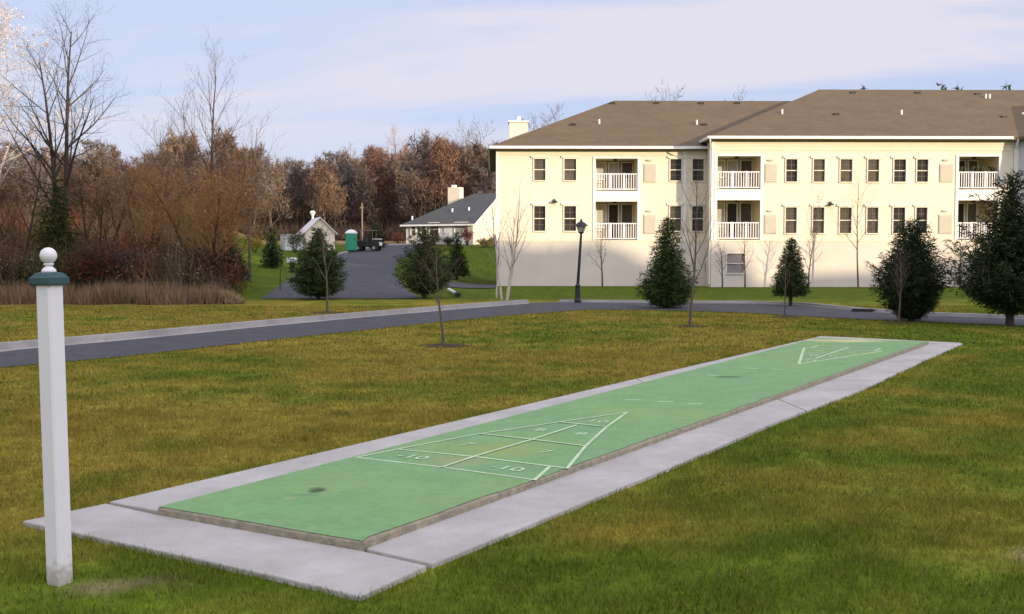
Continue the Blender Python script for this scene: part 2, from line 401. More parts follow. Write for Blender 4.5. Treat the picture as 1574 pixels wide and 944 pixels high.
# ------------------------------------------------------------------ roads, kerbs, walkway
def ribbon(name, L, Rr, m, dz, label, n=40, kind='structure', cross=6, thick=0, ragged=0):
    "sheet between two polylines, draped on the terrain"
    def samp(P, k):
        P = [np.array(p[:2], float) for p in P]; d = [0]
        for a, b in zip(P[:-1], P[1:]): d.append(d[-1] + np.linalg.norm(b - a))
        tt = np.linspace(0, d[-1], k); xs = np.interp(tt, d, [p[0] for p in P]); ys = np.interp(tt, d, [p[1] for p in P]); return np.stack([xs, ys], 1)
    a = samp(L, n); b = samp(Rr, n); mb = MB()
    for i in range(n):
        for j in range(cross + 1):
            pnt = a[i] * (1 - j / cross) + b[i] * (j / cross)
            mb.v.append((pnt[0], pnt[1], float(T(pnt[0], pnt[1])) + dz))
    for i in range(n - 1):
        for j in range(cross):
            k = i * (cross + 1) + j; mb.f.append((k, k + 1, k + cross + 2, k + cross + 1))
    if thick:
        ring = [i * (cross + 1) for i in range(n)] + [(n - 1) * (cross + 1) + j for j in range(1, cross + 1)] + [i * (cross + 1) + cross for i in reversed(range(n - 1))] + [j for j in reversed(range(1, cross))]
        base = len(mb.v)
        for r_ in ring: x, y, z = mb.v[r_]; mb.v.append((x, y, z - thick))
        for i in range(len(ring)):
            j = (i + 1) % len(ring); mb.f.append((ring[i], ring[j], base + j, base + i))
    o = mb.build(name, m); setp(o, label, kind=kind); return o

gp = lambda px, py: G(px, py, -.03)
far_e = [gp(-160, 559), gp(0, 539), gp(200, 521), gp(400, 501.5), gp(560, 487), gp(700, 475), gp(812, 466.5)]
near_e = [gp(-190, 592), gp(0, 566), gp(200, 548), gp(400, 525), gp(560, 508), gp(700, 493), gp(880, 476)]
ribbon('road', far_e, near_e, M_asph, .012, 'dark asphalt lane crossing the lawn on the left')
# continuation to the right
far_r = [gp(812, 466.5), gp(860, 465), gp(960, 466), gp(1060, 467), gp(1160, 467.5), gp(1236, 470), gp(1330, 479), gp(1420, 485), gp(1574, 491), gp(1760, 499)]
near_r = [gp(812, 484), gp(900, 476.5), gp(980, 477), gp(1060, 478.5), gp(1160, 482), gp(1236, 487), gp(1330, 492), gp(1420, 496), gp(1574, 502), gp(1760, 512)]
ribbon('road', far_r, near_r, M_asph, .018, 'dark asphalt lane running past the apartment lawn on the right')
def kerb(pts, label, wid=.16, hgt=.12, name='kerb', n=60):
    P = [np.array(p[:2], float) for p in pts]; d = [0]
    for a, b in zip(P[:-1], P[1:]): d.append(d[-1] + np.linalg.norm(b - a))
    tt = np.linspace(0, d[-1], n); xs = np.interp(tt, d, [p[0] for p in P]); ys = np.interp(tt, d, [p[1] for p in P])
    mb = MB()
    for i in range(n):
        j0, j1 = max(i - 1, 0), min(i + 1, n - 1); dx, dy = xs[j1] - xs[j0], ys[j1] - ys[j0]; l = math.hypot(dx, dy); nx_, ny_ = -dy / l, dx / l
        z = float(T(xs[i], ys[i]))
        for o_, h_ in ((-.30, .014), (-.02, .02), (0, hgt), (wid, hgt + .004), (wid + .01, -.05)):
            mb.v.append((xs[i] + nx_ * o_, ys[i] + ny_ * o_, z + h_))
    for i in range(n - 1):
        for j in range(4): k = i * 5 + j; mb.f.append((k, k + 1, k + 6, k + 5))
    o = mb.build(name, M_kerb); setp(o, label, kind='structure'); return o
off = lambda P, d: [(p[0], p[1] + d, 0) for p in P]
kerb(off(far_e, .05), 'pale concrete kerb along the far side of the left lane')
kerb(off(far_r[1:], .05), 'pale concrete kerb below the apartment lawn', hgt=.09)

# driveway climbing to the houses
TT = lambda px, D: A(px, D)[:2]
ribbon('road', [TT(398, 39.5), TT(432, 47), TT(462, 58), TT(492, 68), TT(528, 80), TT(560, 100)],
       [TT(648, 39.5), TT(622, 47), TT(606, 56), TT(612, 68), TT(640, 82), TT(668, 100)], M_asph, .02, 'grey asphalt driveway climbing towards the houses', n=50, cross=14)
ribbon('path', [TT(640, 51), TT(700, 50), TT(764, 52)], [TT(640, 57), TT(700, 56), TT(764, 58.5)], M_asph, .035, 'narrow grey path passing left of the apartments', n=30)
kerb([TT(516, 77), TT(545, 84), TT(577, 92)], 'bright kerb on the left of the driveway', hgt=.12, n=20)
kerb([TT(577, 96), TT(610, 97), TT(650, 98)], 'pale kerb at the top of the driveway', hgt=.12, n=20)

# walkway slabs round the court: four concrete strips with open joints
def slab(pts, label, name='walkway', top=0.0, m=M_conc, th=.12):
    mb = MB(); mb.prism(pts, top - th, top)
    o = mb.build(name, m, bevel=.008); setp(o, label, kind='structure'); return o
g0 = lambda px, py: G(px, py, 0.0)[:2]
gl1, gr1 = g0(238, 786), g0(550, 842)      # front corners of the court slab's foot
slab([g0(34, 801), g0(163, 773.5), g0(237, 790), g0(549, 845), g0(656, 869), g0(553, 916), g0(440, 889), g0(300, 858)][::-1][::1], 'pale concrete walkway slab across the near end of the court')
slab([g0(168, 771), g0(976.6, 582.4), g0(992.6, 589.3), g0(246, 785)], 'pale concrete walkway strip on the left of the near half of the court')
slab([g0(978, 582), g0(1262, 516.5), g0(1478, 527), g0(1420, 527.5), g0(1255, 520.5), g0(994, 589)], 'pale concrete walkway strip on the left and back of the far half of the court')
slab([g0(562, 843), g0(1174.3, 604.8), g0(1238.3, 631.2), g0(1195, 647), g0(1040, 714), g0(664, 866)], 'pale concrete walkway strip on the right of the near half of the court')
slab([g0(1176, 604), g0(1424, 528), g0(1480, 527.5), g0(1400, 563), g0(1328, 597), g0(1309, 604.5), g0(1240, 630.5)], 'pale concrete walkway strip on the right of the far half of the court', top=-.004)

# ------------------------------------------------------------------ shuffleboard court
ct = thing('shuffleboard_court', 'raised green shuffleboard court with white scoring triangles on the lawn', 'shuffleboard court', (0, 0, 0))
ZC = .048
q4 = [G(241, 779, ZC), G(1254, 519.5, ZC), G(1428, 525, ZC), G(554, 832.5, ZC)]
mb = MB(); mb.prism([(p_[0], p_[1]) for p_ in q4], -.05, ZC - .004); mb.build('slab', M_slabside, ct, bevel=.012)
# painted surface, ragged along its edge
def edge(a, b, n, amp, s):
    r_ = []; a = Vector(a[:2]); b = Vector(b[:2]); d = (b - a).normalized(); nn = Vector((-d.y, d.x)); c_ = (Vector(q4[0][:2]) + Vector(q4[2][:2])) / 2
    if (c_ - a).dot(nn) < 0: nn = -nn
    for i in range(n):
        u = i / n; r_.append(a.lerp(b, u) + nn * (amp * (.35 + float(fbm(np.array(u * (b - a).length * 3.1), np.array(0.0), s, 4)) * 1.3)))
    return r_
E_ = edge(q4[0], q4[1], 120, .006, 1) + edge(q4[1], q4[2], 20, .006, 2) + edge(q4[2], q4[3], 160, .022, 3) + edge(q4[3], q4[0], 24, .012, 4)
mb = MB(); mb.v = [(p_.x, p_.y, ZC) for p_ in E_]; mb.f = [tuple(range(len(E_)))]
mb.build('painted_surface', M_court, ct)
ZL = ZC + .0022
def strips(name, segs, wd=.028, m=None):
    mb = MB()
    for k, (a, b) in enumerate(segs):
        a = Vector(G(*a, ZL)); b = Vector(G(*b, ZL)); d = (b - a).normalized(); nn = Vector((-d.y, d.x, 0)) * wd / 2; a = a - d * wd / 2; b = b + d * wd / 2; h = Vector((0, 0, .0003 * k))
        mb.quad(a - nn + h, b - nn + h, b + nn + h, a + nn + h)
    return mb.build(name, m or M_line, ct)
tri = strips('scoring_triangle', [((548, 703), (681, 718)), ((681, 718), (822, 737.5)), ((822, 737.5), (844, 718)), ((548, 703), (611, 690.5)),
    ((611, 690.5), (729, 702)), ((729, 702), (872, 720)), ((611, 690.5), (737, 667)), ((737, 667), (859, 649)), ((859, 649), (964, 634)), ((872, 720), (900, 686)), ((900, 686), (932, 657)), ((932, 657), (964, 634)),
    ((681, 718), (729, 702)), ((729, 702), (818, 676)), ((818, 676), (886, 654)), ((737, 667), (818, 676)), ((818, 676), (900, 686)), ((859, 649), (932, 656.5))])
tri['label'] = 'near scoring triangle painted in pale lines'
axd = (Vector(G(964, 634, ZL)) - Vector(G(740, 705, ZL))).normalized(); crd = Vector((axd.y, -axd.x, 0))
apx = Vector(G(1228, 559.5, ZL))
def farpt(u, v): return apx + axd * u + crd * (v * .74)
mb = MB()
for k, (a, b) in enumerate([((0, 0), (2.74, -.86)), ((0, 0), (2.74, .86)), ((2.74, -.86), (2.74, .86)), ((.95, -.3), (.95, .3)), ((1.85, -.58), (1.85, .58)), ((.95, 0), (3.2, 0)), ((3.2, -.7), (3.2, .7)), ((2.74, -.7), (3.2, -.7)), ((2.74, .7), (3.2, .7))]):
    a = farpt(*a); b = farpt(*b); d = (b - a).normalized(); nn = Vector((-d.y, d.x, 0)) * .02; h = Vector((0, 0, .0003 * k)); mb.quad(a - nn + h, b - nn + h, b + nn + h, a + nn + h)
o = mb.build('scoring_triangle', M_line, ct); o['label'] = 'far scoring triangle painted in faint lines'
dash = [((964, 614.6), (982, 614.6)), ((1014, 617), (1032, 617.2)), ((1060, 620.5), (1077, 620.7)), ((1090, 577.6), (1102, 577.8)), ((1150, 566.0), (1163, 566.3)), ((1188, 567.3), (1200, 567.5))]
for a, b in dash: strips('dash_mark', [(a, b)], .045, M_num)
def text_mesh(s, size):
    cu = bpy.data.curves.new('numeral', 'FONT'); cu.body = s; cu.size = size; cu.align_x = 'CENTER'; cu.align_y = 'CENTER'; cu.offset = .003
    ob = bpy.data.objects.new('tmp', cu); COL.objects.link(ob); dg = bpy.context.evaluated_depsgraph_get(); dg.update()
    me = bpy.data.meshes.new_from_object(ob.evaluated_get(dg)); bpy.data.objects.remove(ob); return me
ang = math.atan2(crd.y, crd.x)
def numeral(s, px=None, py=None, size=.28, pos=None, rot=0, yscale=1.0, lab=None):
    me = text_mesh(s, size); c = Vector(G(px, py, ZL)) if pos is None else pos
    o = finish(me, 'numeral', M_num, ct); o.location = (c.x, c.y, ZL + .002); o.rotation_euler = (0, 0, ang + rot); o.scale = (1.15, yscale, 1)
    if lab: o['label'] = lab
for s, x, y, sz in (('-10', 634, 702.5, .18), ('-10', 779, 720, .18), ('7', 718, 683, .18), ('7', 837, 694.5, .18), ('8', 831, 661, .18), ('8', 893, 667, .18), ('10', 918, 647.8, .19)): numeral(s, x, y, sz)
for s, u, v in (('10', .62, 0), ('8', 1.45, -.2), ('8', 1.45, .2), ('7', 2.3, -.35), ('7', 2.3, .35)): numeral(s, pos=farpt(u, v), rot=math.pi, size=.27)

# ------------------------------------------------------------------ white post
pb = G(93, 901, -.03); pt = thing('fence_post', 'tall white square post with teal cap and ball finial in the near left lawn', 'post', (pb[0] - .024, pb[1] + .05, -.04), R(40))
hs = .0460
lean = Matrix.Rotation(R(-.35), 4, 'Y')
HP = 1.60 - (437 - 393) / FPX * 5.05 + .04
mb = MB(); c2 = .008
oct_ = [(-hs + c2, -hs), (hs - c2, -hs), (hs, -hs + c2), (hs, hs - c2), (hs - c2, hs), (-hs + c2, hs), (-hs, hs - c2), (-hs, -hs + c2)]
mb.prism(oct_, 0, HP); mb.build('shaft', M_white, pt)
mb = MB(); s1 = .065
def sq(r, z): return [(-r, -r, z), (r, -r, z), (r, r, z), (-r, r, z)]
lv = [(s1 - .006, HP - .006), (s1, HP), (s1, HP + .03), (s1 - .008, HP + .036), (s1 - .02, HP + .052), (.03, HP + .056)]
for r_, z in lv: mb.v += sq(r_, z)
mb.f.append((3, 2, 1, 0))
for i in range(len(lv) - 1):
    for k in range(4): mb.f.append((i * 4 + k, i * 4 + (k + 1) % 4, i * 4 + 4 + (k + 1) % 4, i * 4 + 4 + k))
mb.f.append(tuple(len(lv) * 4 - 4 + k for k in range(4)))
cap = mb.build('cap', M_cap, pt)
zb = HP + .056; pr = [(.034, zb - .002), (.035, zb + .008), (.028, zb + .018), (.018, zb + .026), (.016, zb + .032), (.024, zb + .036), (.024, zb + .042), (.017, zb + .046)]
cz = zb + .082; rb = .040
for k in range(13):
    a_ = -1.15 + (math.pi / 2 + 1.15) * k / 12; pr.append((max(rb * math.cos(a_), .0005), cz + rb * math.sin(a_)))
MB().lathe(pr, sides=28).build('ball_finial', M_white, cap, smooth=True)
pt.rotation_euler = (Matrix.Rotation(R(-.8), 4, 'Y') @ Matrix.Rotation(R(65), 4, 'Z')).to_euler()

# ------------------------------------------------------------------ grass blades (uncountable)
rng = np.random.default_rng(5)
def inpoly(x, y, poly):
    c = np.zeros(len(x), bool); j = len(poly) - 1
    for i in range(len(poly)):
        xi, yi = poly[i][:2]; xj, yj = poly[j][:2]
        c ^= ((yi > y) != (yj > y)) & (x < (xj - xi) * (y - yi) / (yj - yi + 1e-12) + xi); j = i
    return c
COURT = [g0(36, 800), g0(1262, 517), g0(1480, 527.5), g0(1400, 563), g0(1328, 596), g0(1309, 603), g0(555, 914)]
ROADP = [p_[:2] for p_ in far_e] + [p_[:2] for p_ in far_r] + [p_[:2] for p_ in near_r[::-1]] + [p_[:2] for p_ in near_e[::-1]]
def blades(y0, y1, dens, h, wd, xl=-.53, xr=.53):
    area = (xr - xl) * (y1 * y1 - y0 * y0) / 2; n_ = int(area * dens)
    y = np.sqrt(rng.random(n_) * (y1 * y1 - y0 * y0) + y0 * y0); x = y * (xl + (xr - xl) * rng.random(n_))
    clump = fbm(x / .22, y / .22, 17, 2)
    keep = ~inpoly(x, y, COURT) & ~inpoly(x, y, ROADP) & (rng.random(n_) < .25 + 1.3 * clump)
    for ex, ey, rx, ry in EARTHS: keep &= ~((((x - ex) / rx) ** 2 + ((y - ey) / ry) ** 2 < .9) & (rng.random(n_) < .72))
    x = x[keep]; y = y[keep]; clump = clump[keep]; n_ = len(x); z = T(x, y)
    hh = h * (.5 + .9 * rng.random(n_)) * (.6 + .8 * clump); a = rng.random(n_) * 6.283; b = rng.random(n_) * 6.283; ln = hh * (.2 + .75 * rng.random(n_))
    ww = wd * (.6 + .8 * rng.random(n_)) / 2
    p0 = np.stack([x - np.cos(a) * ww, y - np.sin(a) * ww, z - .004], 1); p1 = np.stack([x + np.cos(a) * ww, y + np.sin(a) * ww, z - .004], 1)
    p2 = np.stack([x + np.cos(b) * ln, y + np.sin(b) * ln, z + hh], 1)
    V = np.stack([p0, p1, p2], 1).reshape(-1, 3)
    c = turf(x, y) * (.62 + .85 * rng.random((n_, 1))); dry = (rng.random(n_) < .16)[:, None]; c = np.where(dry, c * .35 + np.array((.24, .18, .06)) * .7, c)
    return V, np.repeat(c * 1.12, 3, 0)
parts_ = [blades(4.3, 7, 5200, .036, .0055), blades(7, 11, 2600, .036, .008), blades(11, 18, 950, .037, .014), blades(18, 34, 260, .040, .028)]
for a_, b_ in ((-1.5, -.53), (.53, 1.5)):     # the lawn goes on past the picture's edges
    parts_ += [blades(1.5, 7, 2200, .036, .0075, a_, b_), blades(7, 12, 900, .036, .012, a_, b_), blades(12, 34, 130, .040, .034, a_, b_ if b_ < 0 else 1.1)]
parts_ += [blades(1.2, 4.3, 3000, .036, .007)]
lg = tri_mesh('lawn_grass', np.concatenate([a for a, b in parts_]), M_blade, col=np.concatenate([b for a, b in parts_]))
setp(lg, 'short mown grass, ochre and green, covering the lawn', 'grass', kind='stuff')

# ------------------------------------------------------------------ apartment building
BO = Vector((-.80, 56.0, -.03)); BYAW = R(1)
cb_, sb_ = math.cos(BYAW), math.sin(BYAW)
def UF(px, v=0.0):
    "local u where photo column px meets the facade plane at local depth v"
    k = (px - CX) / FPX     # world x = k*y ; x = BO.x + u*c - v*s ; y = BO.y + u*s + v*c
    return (k * (BO.y + v * cb_) - BO.x + v * sb_) / (cb_ - k * sb_)
def ZF(px, py, v=0.0):
    u = UF(px, v); D = BO.y + u * sb_ + v * cb_; return A(px, D, py)[2] - BO.z
apt = thing('apartment_building', 'long cream apartment building with brown hipped roofs and white balconies', 'apartment building', BO, BYAW)
def wall_holes(mb, u0, u1, v, z0, z1, holes):
    us = sorted({u0, u1, *[h for H_ in holes for h in H_[:2]]}); zs = sorted({z0, z1, *[h for H_ in holes for h in H_[2:4]]})
    us = [u for u in us if u0 - 1e-6 <= u <= u1 + 1e-6]; zs = [z for z in zs if z0 - 1e-6 <= z <= z1 + 1e-6]
    for a, b in zip(us[:-1], us[1:]):
        for c, d in zip(zs[:-1], zs[1:]):
            mu, mz = (a + b) / 2, (c + d) / 2
            if any(H_[0] < mu < H_[1] and H_[2] < mz < H_[3] for H_ in holes): continue
            mb.quad((a, v, c), (b, v, c), (b, v, d), (a, v, d))
rr_ = random.Random(4)
def window(u0, u1, z0, z1, v, pane=None, parent=apt, header=True, grid=True, nm='window'):
    f = MB(); w_ = .055
    f.box(u0 - w_, u0, v - .05, v + .10, z0 - w_, z1 + w_); f.box(u1, u1 + w_, v - .05, v + .10, z0 - w_, z1 + w_)
    f.box(u0, u1, v - .05, v + .10, z1, z1 + w_); f.box(u0, u1, v - .07, v + .10, z0 - w_, z0)
    zm = (z0 + z1) / 2; f.box(u0, u1, v + .005, v + .05, zm - .022, zm + .022)
    if header: f.box(u0 - .16, u1 + .16, v - .075, v - .004, z1 + w_ + .004, z1 + w_ + .11)
    fr = f.build(nm, M_wtrim, parent)
    p_ = MB(); p_.box(u0 - .01, u1 + .01, v + .06, v + .08, z0 - .01, z1 + .01); p_.build('pane', pane or M_glass, fr)
    if grid:
        g = MB(); um = (u0 + u1) / 2; g.box(um - .011, um + .011, v + .045, v + .056, z0, z1)
        for zq in (z0 + (z1 - z0) * .25, z0 + (z1 - z0) * .75): g.box(u0, u1, v + .046, v + .055, zq - .010, zq + .010)
        g.build('glazing_bars', M_munt, fr)
    return fr
M_wtrim = mat('cream_window_trim', (.76, .70, .58), .5, .04, 3)
M_munt = mat('brownish_glazing_bars', (.16, .14, .11), .6, .1)
v0L, v0R = 0.0, -1.5
uL1 = UF(1093, v0R); uR0 = uL1; uR1 = UF(1561, v0R); DEP = 14.0
zt = 2.42                                   # top of the lower wall
zeL = ZF(930, 230, 0); zeR = ZF(1300, 215, v0R)
Lx = [(821, 838), (867, 885), (1029, 1046), (1063, 1080)]
Rx = [(1206, 1223), (1248, 1265), (1289, 1307), (1331, 1348), (1371, 1389), (1406, 1423)]
zlo = (ZF(900, 355), ZF(900, 317)); zhi = (ZF(900, 277.5), ZF(900, 244.5))
zloR = (ZF(1300, 358.5, v0R), ZF(1300, 319, v0R)); zhiR = (ZF(1300, 279.5, v0R), ZF(1300, 245, v0R))
bal = [(915, 979, v0L), (1101, 1167, v0R), (1470, 1531, v0R)]
zb1 = (zt + .02, ZF(947, 309)); zb2 = (ZF(947, 293.5), ZF(947, 243))
holesL = []; holesR = []
for a, b in Lx: holesL += [(UF(a), UF(b), *zlo), (UF(a), UF(b), *zhi)]
for a, b in Rx: holesR += [(UF(a, v0R), UF(b, v0R), *zloR), (UF(a, v0R), UF(b, v0R), *zhiR)]
balh = []
for a, b, v in bal:
    for zz_ in (zb1, zb2):
        h_ = (UF(a, v), UF(b, v), *zz_); balh.append((h_, v)); (holesL if v == v0L else holesR).append(h_)
mbw = MB()
wall_holes(mbw, 0, uL1, 0, zt, zeL, holesL)
mbw.quad((0, DEP, zt), (0, 0, zt), (0, 0, zeL), (0, DEP, zeL))
mbw.quad((uL1, DEP, zt), (0, DEP, zt), (0, DEP, zeL), (uL1, DEP, zeL))
mbw.build('wall', M_siding, apt)
mbw = MB()
wall_holes(mbw, uR0, uR1, v0R, zt, zeR, holesR)
mbw.quad((uR0, DEP, zt), (uR0, v0R, zt), (uR0, v0R, zeR), (uR0, DEP, zeR))
mbw.quad((uR1, DEP, zt), (uR0, DEP, zt), (uR0, DEP, zeR), (uR1, DEP, zeR))
mbw.build('wall', M_siding, apt)
# third wing, coming forward at the right
th3 = R(SUN_AZ + 1 - 3.5); d3 = (math.sin(th3), -math.cos(th3)); n3_ = (math.cos(th3), math.sin(th3)); L3, W3 = 13.0, 9.0
P3 = [(uR1 + .002, v0R + .01), (uR1 + d3[0] * L3, v0R + d3[1] * L3), (uR1 + d3[0] * L3 + n3_[0] * W3, v0R + d3[1] * L3 + n3_[1] * W3), (uR1 + n3_[0] * W3, v0R + n3_[1] * W3)]
mbw = MB()
for i in range(4):
    p_, q_ = P3[i], P3[(i + 1) % 4]; mbw.quad((*p_, 0), (*q_, 0), (*q_, zeR), (*p_, zeR))
o = mbw.build('wall', M_sidingw, apt)
# lower wall
garw = (UF(1117, v0R), UF(1143, v0R), ZF(1130, 420, v0R), ZF(1130, 390, v0R))
mbw = MB(); wall_holes(mbw, 0, uL1, -.012, -.1, zt, []); mbw.quad((-.012, DEP, -.1), (-.012, -.012, -.1), (-.012, -.012, zt), (-.012, DEP, zt))
mbw.quad((-.012, -.012, zt), (uL1, -.012, zt), (uL1, .02, zt), (-.012, .02, zt))
wall_holes(mbw, uR0 - .012, uR1, v0R - .012, -.1, zt, [garw]); mbw.quad((uR0 - .012, 0, -.1), (uR0 - .012, v0R - .012, -.1), (uR0 - .012, v0R - .012, zt), (uR0 - .012, 0, zt))
mbw.quad((uR0 - .012, v0R - .012, zt), (uR1, v0R - .012, zt), (uR1, v0R + .02, zt), (uR0 - .012, v0R + .02, zt))
mbw.quad((0, DEP + .01, -.1), (uR1, DEP + .01, -.1), (uR1, DEP + .01, zt), (0, DEP + .01, zt))
mbw.build('foundation_wall', M_lower, apt)
window(*garw, v0R, mat('purple_grey_pane', (.27, .235, .25), .3, .1, 3, spec=.5), header=False, grid=False)
M_gl2 = mat('brown_tinted_glass', (.10, .085, .065), .15, .3, 1.5, spec=.6)
for i, (a, b) in enumerate(Lx):
    window(UF(a), UF(b), *zlo, 0, M_gl2 if i == 2 else None); window(UF(a), UF(b), *zhi, 0, M_gl2 if i in (0, 1) else None)
M_gl2 = mat('brown_tinted_glass', (.10, .085, .065), .15, .3, 1.5, spec=.6)
for i, (a, b) in enumerate(Rx):
    window(UF(a, v0R), UF(b, v0R), *zloR, v0R, M_gl2 if i < 4 else None); window(UF(a, v0R), UF(b, v0R), *zhiR, v0R, M_gl2 if i in (1, 2, 3) else None)
# corner boards, band courses
for u, v, ze in ((-.03, 0, zeL), (uL1 - .02, v0R, zeR)): MB().box(u - .015, u + .12, v - .03, v + .10, zt + .01, ze).build('corner_board', M_trim, apt)
MB().box(uR1 - .16, uR1 - .003, v0R - .03, v0R + .05, zt + .01, zeR).build('corner_board', M_trim, apt)
ub = UF(1049); MB().box(ub, ub + .14, -.03, .01, zt + .01, zeL - .01).build('corner_board', M_trim, apt)
tb = MB(); tb.box(0, uL1, -.025, .012, zt - .05, zt + .03); tb.box(uR0, uR1, v0R - .025, v0R + .012, zt - .05, zt + .03)
tb.box(0, uL1 - .14, -.02, .01, zeL - .30, zeL - .02); tb.box(uR0 + .13, uR1 - .17, v0R - .02, v0R + .01, zeR - .55, zeR - .47)
tb.build('trim_band', mat('cream_trim', (.74, .66, .50), .6, .04, 3), apt)
# balconies
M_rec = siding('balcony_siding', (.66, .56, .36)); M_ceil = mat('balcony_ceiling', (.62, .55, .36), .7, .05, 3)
M_pink = mat('pinkish_screen', (.52, .40, .38), .8, .1, 6); M_pot = mat('dark_potted_leaves', (.05, .06, .03), .9, .4, 10)
for bi, (h_, v) in enumerate(balh):
    u0, u1, z0, z1 = h_; dd = 1.7; up_ = bi % 2 == 1
    rc = MB(); rc.quad((u0, v, z0), (u0, v + dd, z0), (u0, v + dd, z1), (u0, v, z1)); rc.quad((u1, v + dd, z0), (u1, v, z0), (u1, v, z1), (u1, v + dd, z1))
    rc.quad((u0, v + dd, z0), (u1, v + dd, z0), (u1, v + dd, z1), (u0, v + dd, z1))
    bo = rc.build('balcony', M_rec, apt)
    MB().quad((u0, v, z1), (u1, v, z1), (u1, v + dd, z1), (u0, v + dd, z1)).build('soffit', M_ceil, bo)
    MB().quad((u0, v, z0 + .001), (u1, v, z0 + .001), (u1, v + dd, z0 + .001), (u0, v + dd, z0 + .001)).build('balcony_floor', M_conc, bo)
    fr = MB(); fr.box(u0 - .15, u0 - .001, v - .04, v + .12, z0 - .02, z1 + .08); fr.box(u1 + .001, u1 + .15, v - .04, v + .12, z0 - .02, z1 + .08)
    fr.box(u0, u1, v - .04, v + .12, z1 - .03, z1 + .08)
    if up_: fr.box(u0 - .15, u1 + .15, v - .045, v + .05, zb1[1] + .085, z0 - .021)
    fr.build('surround', M_trim, bo)
    rl = MB(); rh = .92
    rl.box(u0 + .002, u1 - .002, v + .01, v + .07, z0 + rh - .05, z0 + rh); rl.box(u0 + .002, u1 - .002, v + .015, v + .065, z0 + .07, z0 + .12)
    nb = 17
    for k in range(nb):
        uu = u0 + (u1 - u0) * (k + .5) / nb; rl.box(uu - .018, uu + .018, v + .022, v + .058, z0 + .12, z0 + rh - .05)
    for uu in (u0 + (u1 - u0) * .36, u0 + (u1 - u0) * .68): rl.box(uu - .045, uu + .045, v + .0, v + .08, z0 + .06, z0 + rh + .02)
    rl.build('railing', M_white, bo)
    W_ = u1 - u0; zd = z0 + 2.0 if z0 + 2.0 < z1 - .1 else z1 - .12
    # window, glazed door, window at the back
    vv = v + dd - .09
    dk = bi in (1, 3)
    if bi >= 4: tr_ = [(.04, .17), (.26, .50), (.60, .82)]
    else: tr_ = [(.10, .32), (.40, .62), (.72, .97)]
    for k, (a, b) in enumerate(tr_):
        a_, b_ = u0 + W_ * a, u0 + W_ * b
        pn = M_blind if (dk and k < 2) or (bi in (0, 2) and k == 0) else (M_gl2 if k == 2 else M_glass)
        nm = 'balcony_door' if k == 1 else 'window'; zb_ = z0 + .05 if k == 1 else z0 + .75
        f = MB(); f.box(a_ - .05, a_, vv - .03, vv + .08, zb_ - .05, zd + .05); f.box(b_, b_ + .05, vv - .03, vv + .08, zb_ - .05, zd + .05); f.box(a_, b_, vv - .03, vv + .08, zd, zd + .05); f.box(a_, b_, vv - .03, vv + .08, zb_ - .05, zb_)
        if k == 1: f.box(a_, b_, vv - .02, vv + .07, z0 + .9, z0 + .97)
        f = f.build(nm, M_trim, bo)
        MB().box(a_ - .001, b_ + .001, vv + .01, vv + .03, zb_ - .001, zd + .001).build('pane', pn, f)
    lt = MB().lathe([(.02, 0), (.11, .03), (.13, .07), (.05, .10)], ((u0 + u1) / 2, v + .55, z1 - .11), 10).build('ceiling_light', M_dark, bo)
    if bi == 4 + 1:   # pots on the top right balcony
        for k, uu in enumerate((.1, .38, .5, .62, .9)):
            pz = MB(); cx2 = u0 + W_ * uu; pz.lathe([(.09, 0), (.12, .25), (.12, .26)], (cx2, v + .25, z0 + .62), 8); 
            for q_ in range(26):
                a1 = rr_.random() * 6.28; l_ = .15 + .22 * rr_.random(); zz0 = z0 + .88
                pz.quad((cx2, v + .25, zz0), (cx2 + math.cos(a1) * l_ * .7, v + .25 + math.sin(a1) * l_ * .5, zz0 + l_), (cx2 + math.cos(a1 + .5) * l_ * .6, v + .25 + math.sin(a1 + .5) * l_ * .5, zz0 + l_ * .9))
            setp(pz.build('potted_plant', M_pot, apt), )
for px0, px1, v in ((990, 1006, 0.0), (1175, 1191, v0R), (1442, 1460, v0R)):
    for y0_, y1_ in ((280, 252), (359, 330)):
        a, b = UF(px0, v), UF(px1, v); c, d = ZF(px0, y0_, v), ZF(px0, y1_, v); g = MB(); g.box(a - .04, b + .04, v - .045, v - .004, c, d)
        g2 = 9
        for k in range(g2): zz_ = c + .04 + (d - c - .08) * k / g2; g.box(a, b, v - .065, v - .046, zz_, zz_ + (d - c) / g2 * .5)
        g.build('vent_grille', M_gate, apt)
        uu = (a + b) / 2 - .05; zz_ = d + .16; MB().box(uu - .12, uu + .12, v - .10, v - .004, zz_, zz_ + .07).build('dryer_vent', M_gate, apt)
for px, py, v in ((852, 309, 0.0), (1274, 313, v0R)):
    uu, zz_ = UF(px, v), ZF(px, py, v); g = MB(); g.box(uu - .05, uu + .05, v - .10, v - .004, zz_ - .04, zz_ + .10); g.lathe([(.17, -.09), (.14, -.02), (.03, .03)], (uu, v - .16, zz_), 12)
    g.build('wall_light', M_dark, apt)
uu, zz_ = UF(1088, 0), 1.0; MB().box(uu - .16, uu + .10, -.16, -.014, zz_ - .2, zz_ + .25).build('meter_box', mat('meter_grey', (.2, .2, .2), .6), apt)
